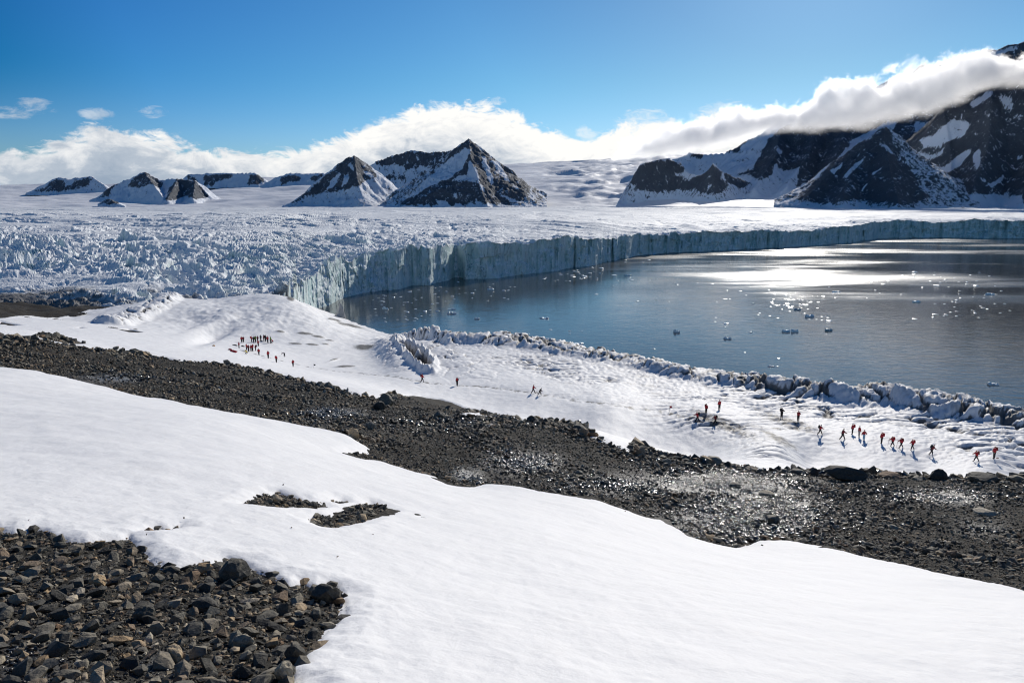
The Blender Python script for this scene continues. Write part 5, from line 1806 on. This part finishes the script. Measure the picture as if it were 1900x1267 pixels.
def build_pose(lean=0.05, legs=((0.1, 0.0), (-0.1, -0.2)), arms=((0.25, 0.5), (-0.2, 0.1)), armside=(0.12, 0.12), hipdrop=0.0, headpitch=0.0):
    L1, L2 = 0.44, 0.44
    pel = Vector((0, 0, 0))
    up = Vector((math.sin(lean), 0, math.cos(lean)))
    waist = pel + up * 0.16
    chest = pel + up * 0.38
    neck = pel + up * 0.54
    hd = Vector((math.sin(lean * 0.6 + headpitch), 0, math.cos(lean * 0.6 + headpitch)))
    chin = neck + hd * 0.07
    head = neck + hd * 0.16
    crown = neck + hd * 0.25
    sh = [chest + up * 0.10 + Vector((0, s * 0.17, 0)) for s in (1, -1)]
    arm = [limb(sh[i], 0.29, 0.27, arms[i][0] + lean * 0.5, arms[i][1] + lean * 0.5, (1 if i == 0 else -1) * armside[i]) for i in range(2)]
    hips = [pel + Vector((0, s * 0.095, -0.04)) for s in (1, -1)]
    leg = [limb(hips[i], L1, L2, legs[i][0], legs[i][1], 0.0) for i in range(2)]
    low = min(leg[0][1].z, leg[1][1].z) - 0.09
    sft = Vector((0, 0, -low))
    P = lambda v: v + sft
    # body: one skinned surface from head to hands and feet
    V = [P(pel), P(waist), P(chest), P(neck), P(chin), P(head), P(crown)]
    R = [(0.135, 0.105), (0.12, 0.095), (0.145, 0.10), 0.055, 0.062, 0.088, 0.06]
    E = [(0, 1), (1, 2), (2, 3), (3, 4), (4, 5), (5, 6)]
    for i in range(2):
        s0 = len(V)
        k, h = arm[i]
        d = (h - k).normalized()
        V += [P(sh[i]), P(k), P(h), P(h + d * 0.09)]
        R += [0.055, 0.042, 0.030, 0.036]
        E += [(2, s0), (s0, s0 + 1), (s0 + 1, s0 + 2), (s0 + 2, s0 + 3)]
    for i in range(2):
        s0 = len(V)
        k, f = leg[i]
        V += [P(hips[i]), P(k), P(f), P(f + Vector((0.05, 0, -0.055))), P(f + Vector((0.15, 0, -0.055)))]
        R += [0.085, 0.058, 0.042, 0.042, 0.034]
        E += [(0, s0), (s0, s0 + 1), (s0 + 1, s0 + 2), (s0 + 2, s0 + 3), (s0 + 3, s0 + 4)]
    body = skin_mesh('body', V, E, R)
    # jacket with hood, a little looser than the body
    V = [P(pel + Vector((0, 0, -0.06))), P(waist), P(chest), P(neck - up * 0.02)]
    R = [(0.235, 0.20), (0.23, 0.19), (0.245, 0.19), 0.13]
    E = [(0, 1), (1, 2), (2, 3)]
    for i in range(2):
        s0 = len(V)
        k, h = arm[i]
        V += [P(sh[i]), P(k), P(k + (h - k) * 0.92)]
        R += [0.115, 0.095, 0.075]
        E += [(2, s0), (s0, s0 + 1), (s0 + 1, s0 + 2)]
    jacket = skin_mesh('jacket', V, E, R)
    V = [P(pel)]
    R = [(0.15, 0.125)]
    E = []
    for i in range(2):
        s0 = len(V)
        k, f = leg[i]
        V += [P(hips[i]), P(k), P(k + (f - k) * 0.86)]
        R += [0.125, 0.10, 0.085]
        E += [(0, s0), (s0, s0 + 1), (s0 + 1, s0 + 2)]
    trousers = skin_mesh('trousers', V, E, R)
    boots = []
    for i in range(2):
        k, f = leg[i]
        V = [P(k + (f - k) * 0.75), P(f), P(f + Vector((0.06, 0, -0.045))), P(f + Vector((0.18, 0, -0.05)))]
        boots.append(skin_mesh('boot', V, [(0, 1), (1, 2), (2, 3)], [0.062, 0.062, 0.055, 0.045]))
    hat = skin_mesh('hat', [P(head + hd * 0.0), P(head + hd * 0.06), P(crown + hd * 0.02)], [(0, 1), (1, 2)], [0.115, 0.12, 0.075])
    # backpack: rounded block against the back
    back = chest + up * 0.02 - Vector((math.cos(lean), 0, -math.sin(lean))) * 0.28
    bm = bmesh.new()
    bmesh.ops.create_cube(bm, size=1.0)
    bmesh.ops.scale(bm, vec=(0.24, 0.36, 0.54), verts=bm.verts)
    bmesh.ops.bevel(bm, geom=bm.edges[:], offset=0.06, segments=2, affect='EDGES')
    bmesh.ops.rotate(bm, cent=(0, 0, 0), matrix=Matrix.Rotation(lean, 3, 'Y'), verts=bm.verts)
    bmesh.ops.translate(bm, vec=P(back), verts=bm.verts)
    bp = bpy.data.meshes.new('backpack')
    bm.to_mesh(bp)
    bm.free()
    hands = [P(a[1]) for a in arm]
    eyes = P(head)
    top = (P(crown)).z + 0.07
    return dict(body=body, jacket=jacket, trousers=trousers, boots=boots, hat=hat, backpack=bp, hands=hands, top=top)


POSE = {
    'stand': build_pose(0.04, ((0.04, 0.0), (-0.03, -0.03)), ((0.1, 0.5), (0.05, 0.4))),
    'camera': build_pose(0.03, ((0.05, 0.0), (-0.04, -0.05)), ((0.9, 2.1), (0.85, 2.0)), (0.1, 0.1)),
    'akimbo': build_pose(0.02, ((0.03, 0.0), (-0.03, -0.03)), ((-0.1, 0.3), (-0.1, 0.3)), (0.75, 0.75)),
    'walk': build_pose(0.12, ((0.42, 0.10), (-0.25, -0.60)), ((-0.35, 0.15), (0.40, 0.85))),
    'stride': build_pose(0.18, ((0.52, 0.30), (-0.38, -0.62)), ((-0.5, -0.1), (0.55, 1.1))),
    'lean': build_pose(0.50, ((0.55, 0.05), (-0.35, -0.75)), ((-0.1, 0.3), (0.3, 0.9)), headpitch=0.3),
    'crouch': build_pose(0.65, ((1.55, -0.55), (1.35, -0.65)), ((0.6, 1.2), (0.5, 1.0)), headpitch=0.1),
    'bend': build_pose(1.35, ((0.15, -0.05), (-0.05, -0.15)), ((0.0, 0.15), (0.1, 0.2)), headpitch=0.4),
}
for nm, p in POSE.items():
    for k in ('body', 'jacket', 'trousers', 'hat', 'backpack'):
        p[k].materials.clear()
        p[k].materials.append(C['skin'])
    for b_ in p['boots']:
        b_.materials.clear()
        b_.materials.append(C['black'])

FACE = {'R': 0.0, 'L': math.pi, 'A': math.pi / 2, 'T': -math.pi / 2, 'AR': 0.8, 'AL': 2.4, 'TR': -0.8, 'TL': -2.4}


def part(name, me, parent, mat, label=None):
    ob = bpy.data.objects.new(name, me)
    ob.parent = parent
    COL.objects.link(ob)
    ob.material_slots[0].link = 'OBJECT'
    ob.material_slots[0].material = mat
    if label:
        ob['label'] = label
    return ob


def person(px, py, hpx, pose, face, jacket, legs, pack, label, group, hat='black'):
    p = POSE[pose]
    x, y = hit(px, py)
    x, y = float(x[0]), float(y[0])
    for _ in range(3):       # settle on the detailed snow surface
        z = shelf_z(x, y)
        a, t = sight(px, py)
        y2 = (EYE - z) / float(t)
        y = y + max(-6.0, min(6.0, (y2 - y) * 0.6))
        x = float(a) * y
    z = shelf_z(x, y)
    root = bpy.data.objects.new('person', None)
    root.location = (x, y, z - 0.03)
    k = hpx * y / FPX / p['top'] * 1.08
    k = min(max(k, 0.88), 1.22)
    root.scale = (k, k, k)
    root.rotation_euler = (0, 0, FACE[face] + random.uniform(-0.25, 0.25))
    root['label'] = label
    root['category'] = 'person'
    root['group'] = group
    COL.objects.link(root)
    part('body', p['body'], root, C['skin'])
    part('jacket', p['jacket'], root, C[jacket])
    part('trousers', p['trousers'], root, C[legs])
    for b_ in p['boots']:
        part('boot', b_, root, C['black'])
    part('hat', p['hat'], root, C[hat])
    if pack:
        part('backpack', p['backpack'], root, C[pack])
    return root, p


G1, G2, G3, G4 = 'people gathered on the snow', 'walkers crossing the middle of the shelf', 'walkers around the dirty ice', 'file of walkers at the right'
PEOPLE = [
    (448.6, 636.6, 12, 'stand', 'T', 'red', 'black', None, 'person in red jacket, left one of the pair standing apart on the left', G1, 'red'),
    (451.8, 636.6, 12, 'stand', 'A', 'darkred', 'black', None, 'person in dark red jacket, right one of the pair apart on the left', G1, 'black'),
    (443.6, 647, 11.5, 'stand', 'R', 'red', 'black', None, 'person in red standing alone below the pair on the left', G1, 'red'),
    (467, 635.4, 11.5, 'stand', 'R', 'red', 'black', 'red', 'person in red at the left end of the upper row', G1, 'black'),
    (470.7, 636.6, 12.5, 'stand', 'A', 'black', 'black', None, 'dark dressed person second in the upper row', G1, 'black'),
    (474.3, 636.6, 15.5, 'stand', 'T', 'green', 'black', None, 'tall person in olive-green jacket in the upper row', G1, 'black'),
    (478.3, 635, 11.5, 'stand', 'A', 'darkred', 'black', None, 'person in dark red next to the olive-green jacket', G1, 'black'),
    (479.5, 643.2, 12, 'stand', 'T', 'red', 'black', None, 'person in red standing in front of the upper row', G1, 'red'),
    (484, 632.8, 11.5, 'stand', 'A', 'black', 'black', None, 'slim dark person alone in the gap of the upper row', G1, 'black'),
    (489.7, 634.5, 13, 'stand', 'R', 'darkred', 'black', None, 'dark red figure left in the right-hand trio of the upper row', G1, 'black'),
    (492.8, 634.5, 13, 'stand', 'A', 'black', 'black', 'black', 'dark figure with backpack in the middle of the right-hand trio', G1, 'black'),
    (497, 637.3, 15, 'stand', 'T', 'red', 'black', None, 'tall person in bright red, right one of the upper trio', G1, 'red'),
    (502.4, 637.9, 14, 'stand', 'R', 'green', 'black', None, 'person with yellow-green vest near the right end of the upper row', G1, 'black'),
    (506.6, 637, 8, 'crouch', 'L', 'red', 'black', None, 'person in red crouching at the right end of the upper row', G1, 'red'),
    (457.6, 650.5, 12.5, 'stand', 'R', 'red', 'black', None, 'person in red at the left of the lower cluster', G1, 'black'),
    (461.5, 653, 13.5, 'stand', 'T', 'darkred', 'black', None, 'person in deep red, second of the lower cluster', G1, 'red'),
    (465.7, 652.4, 12, 'stand', 'A', 'red', 'grey', None, 'person in red with grey trousers in the lower cluster', G1, 'red'),
    (468.8, 653, 14, 'stand', 'T', 'red', 'black', 'red', 'broad person in red with pack in the lower cluster', G1, 'red'),
    (474.5, 651.8, 12, 'stand', 'L', 'darkred', 'black', 'black', 'person in dark red just right of the lower cluster', G1, 'black'),
    (458.7, 658, 7, 'crouch', 'L', 'yellow', 'black', None, 'person in yellow crouching below the lower cluster', G1, 'yellow'),
    (480.5, 659.4, 13.3, 'walk', 'T', 'red', 'black', None, 'person in red walking away from the cluster, first of the stragglers', G1, 'red'),
    (497.9, 665.7, 14.5, 'walk', 'A', 'red', 'black', 'red', 'person in red with big red pack, second of the stragglers', G1, 'red'),
    (513, 673.9, 14, 'stand', 'A', 'red', 'black', 'red', 'person in red seen from behind, third of the stragglers', G1, 'red'),
    (528, 662.5, 8.5, 'bend', 'L', 'white', 'black', None, 'person in pale top bending down right of the stragglers', G1, 'black'),
    (544, 682, 13.5, 'walk', 'A', 'red', 'black', None, 'person in red standing with legs apart at the end of the stragglers', G1, 'red'),
    (783.5, 710, 17, 'walk', 'R', 'red', 'black', 'darkred', 'walker in red alone above the dark gravel tongue', G2, 'darkred'),
    (848.3, 716.8, 16.8, 'walk', 'A', 'black', 'black', 'red', 'dark walker with a red bundle at the side', G2, 'black'),
    (989.3, 730.3, 17.3, 'stride', 'R', 'red', 'black', None, 'walker in red, left one of the couple in mid-shelf', G2, 'darkred'),
    (1001.4, 734, 14, 'lean', 'R', 'black', 'black', None, 'slim dark walker, right one of the couple in mid-shelf', G2, 'black'),
    (1294, 779.6, 21, 'stride', 'L', 'red', 'black', 'black', 'leftmost walker of the four near the crack, in red', G3, 'red'),
    (1310, 767.2, 19, 'stand', 'T', 'red', 'black', 'darkred', 'person in red standing by the dark crack in the ice', G3, 'black'),
    (1334.4, 762, 20, 'stand', 'A', 'red', 'black', None, 'person in red standing highest among the four by the crack', G3, 'red'),
    (1327.2, 784, 18.5, 'stride', 'L', 'darkred', 'black', 'black', 'walker in dark red with black pack, lowest of the four by the crack', G3, 'grey'),
    (1449.9, 776.7, 21, 'camera', 'T', 'black', 'black', 'black', 'stout person in black on the dirty ice', G3, 'black'),
    (1480.5, 784, 21, 'camera', 'T', 'red', 'black', None, 'person in red beside the stout black one on the dirty ice', G3, 'red'),
    (1521.2, 806.4, 19.5, 'stride', 'R', 'red', 'black', 'black', 'walker in red with black pack between dirty ice and the file', G3, 'black'),
    (1562.7, 815.8, 22.4, 'stride', 'R', 'darkred', 'black', None, 'dark red walker at the left end of the file, striding', G4, 'black'),
    (1581.3, 805.4, 20.5, 'stand', 'L', 'red', 'black', 'red', 'person in red standing highest in the left half of the file', G4, 'darkred'),
    (1593.6, 811, 21.4, 'stand', 'R', 'red', 'grey', None, 'person in red with pale trousers next to the light-blue trousers', G4, 'black'),
    (1602.5, 816.7, 20.5, 'akimbo', 'T', 'red', 'lightblue', None, 'person in red with light-blue trousers and hands on hips', G4, 'red'),
    (1635.3, 823, 22, 'stand', 'L', 'red', 'black', 'red', 'tallest of the four walkers in red in the middle of the file', G4, 'red'),
    (1655.6, 828, 18.5, 'stride', 'L', 'red', 'black', 'red', 'walker in red with pole, just right of the tallest one', G4, 'red'),
    (1671.7, 831, 18.5, 'stride', 'L', 'red', 'black', 'darkred', 'walker in red with pole, second right of the tallest one', G4, 'darkred'),
    (1692.5, 834.7, 20.5, 'walk', 'L', 'red', 'black', 'red', 'walker in red, last of the middle four in the file', G4, 'red'),
    (1727.6, 844.2, 20, 'lean', 'R', 'darkred', 'black', 'black', 'walker leaning far forward under a black pack', G4, 'red'),
    (1811, 856, 19, 'stride', 'L', 'red', 'black', 'darkred', 'walker in red, second from the right end of the file', G4, 'red'),
    (1844, 851.8, 23.7, 'stand', 'L', 'red', 'black', 'darkred', 'rightmost walker in red, dragging one foot', G4, 'darkred'),
]
POLEGUYS = {41: 'left', 42: 'left'}
for i, args in enumerate(PEOPLE):
    root, p = person(*args)
    if i in POLEGUYS:
        h = p['hands'][1]
        me = bpy.data.meshes.new('trekking_pole')
        bm = bmesh.new()
        bmesh.ops.create_cone(bm, cap_ends=True, segments=6, radius1=0.014, radius2=0.018, depth=1.2)
        bmesh.ops.translate(bm, verts=bm.verts, vec=(0, 0, 0.6))
        bmesh.ops.create_uvsphere(bm, u_segments=6, v_segments=4, radius=0.04, matrix=Matrix.Translation((0, 0, 1.18)))
        bm.to_mesh(me)
        bm.free()
        me.materials.append(C['black'])
        pl = bpy.data.objects.new('trekking_pole', me)
        hw = root.location + Matrix.Rotation(root.rotation_euler.z, 3, 'Z') @ (Vector(h) * root.scale.x)
        pl.location = hw + Vector((-0.12, 0, -hw.z + root.location.z))
        pl.rotation_euler = (0, 0.12, 0)
        pl['label'] = 'thin trekking pole of the %s walker right of the tallest one' % ('first' if i == 41 else 'second')
        pl['category'] = 'trekking pole'
        pl['group'] = 'trekking poles in the file'
        COL.objects.link(pl)

# bags, marker poles
def ground_item(px, py, w, d, h, mat, name, label, cat, seed):
    x, y = hit(px, py)
    x, y = float(x[0]), float(y[0])
    me = boulder_mesh(name, seed, (w, d, h * 1.4), mat, 2, 6, 0.10)
    ob = bpy.data.objects.new(name, me)
    ob.location = (x, y, shelf_z(x, y) + h * 0.35)
    ob['label'] = label
    ob['category'] = cat
    COL.objects.link(ob)


ground_item(433.8, 655, 1.7, 0.9, 0.5, C['red'], 'duffel_bag', 'large red bag lying left of the gathered people', 'bag', 61)
ground_item(426.8, 652, 0.9, 0.7, 0.35, C['red'], 'duffel_bag', 'smaller red bag behind the large red one', 'bag', 62)
ground_item(436.6, 644, 1.5, 0.8, 0.3, C['black'], 'duffel_bag', 'flat dark bag left of the person standing alone', 'bag', 63)
ground_item(450.8, 645.5, 0.9, 0.7, 0.35, C['black'], 'duffel_bag', 'dark bag between the pair and the lower cluster', 'bag', 64)
ground_item(484.5, 635.5, 1.0, 0.6, 0.35, C['black'], 'duffel_bag', 'dark bag at the feet of the slim dark person', 'bag', 65)
ground_item(396.8, 644.5, 0.7, 0.5, 0.3, C['orange'], 'dry_bag', 'small orange bag alone on the snow farther left', 'bag', 66)
ground_item(1850, 853, 0.5, 0.3, 0.15, C['darkred'], 'stuff_sack', 'small dark red sack behind the rightmost walker', 'bag', 67)


def marker(px, py, hpx, label, flag):
    x, y = hit(px, py)
    x, y = float(x[0]), float(y[0])
    h = hpx * y / FPX
    root = bpy.data.objects.new('marker_flag', None)
    root.location = (x, y, shelf_z(x, y))
    root['label'] = label
    root['category'] = 'marker flag'
    COL.objects.link(root)
    bm = bmesh.new()
    bmesh.ops.create_cone(bm, cap_ends=True, segments=6, radius1=0.02, radius2=0.016, depth=h)
    bmesh.ops.translate(bm, verts=bm.verts, vec=(0, 0, h / 2))
    me = bpy.data.meshes.new('pole')
    bm.to_mesh(me)
    bm.free()
    me.materials.append(C['black'])
    ob = bpy.data.objects.new('pole', me)
    ob.parent = root
    COL.objects.link(ob)
    bm = bmesh.new()
    n = 6
    top = [bm.verts.new((0.42 * i / n, 0.05 * math.sin(i * 1.3), h - 0.02 - 0.03 * i / n)) for i in range(n + 1)]
    bot = [bm.verts.new((0.42 * i / n, 0.05 * math.sin(i * 1.3 + 0.3), h - 0.36 - 0.02 * i / n)) for i in range(n + 1)]
    for i in range(n):
        bm.faces.new([top[i], bot[i], bot[i + 1], top[i + 1]])
    me = bpy.data.meshes.new('flag')
    bm.to_mesh(me)
    bm.free()
    me.materials.append(flag)
    ob = bpy.data.objects.new('flag', me)
    ob.parent = root
    md = ob.modifiers.new('thick', 'SOLIDIFY')
    md.thickness = 0.01
    COL.objects.link(ob)


marker(1242, 766, 12, 'small red flag on a thin pole left of the four by the crack', C['red'])
marker(582.3, 684, 8, 'short dark marker pole right of the stragglers', C['black'])
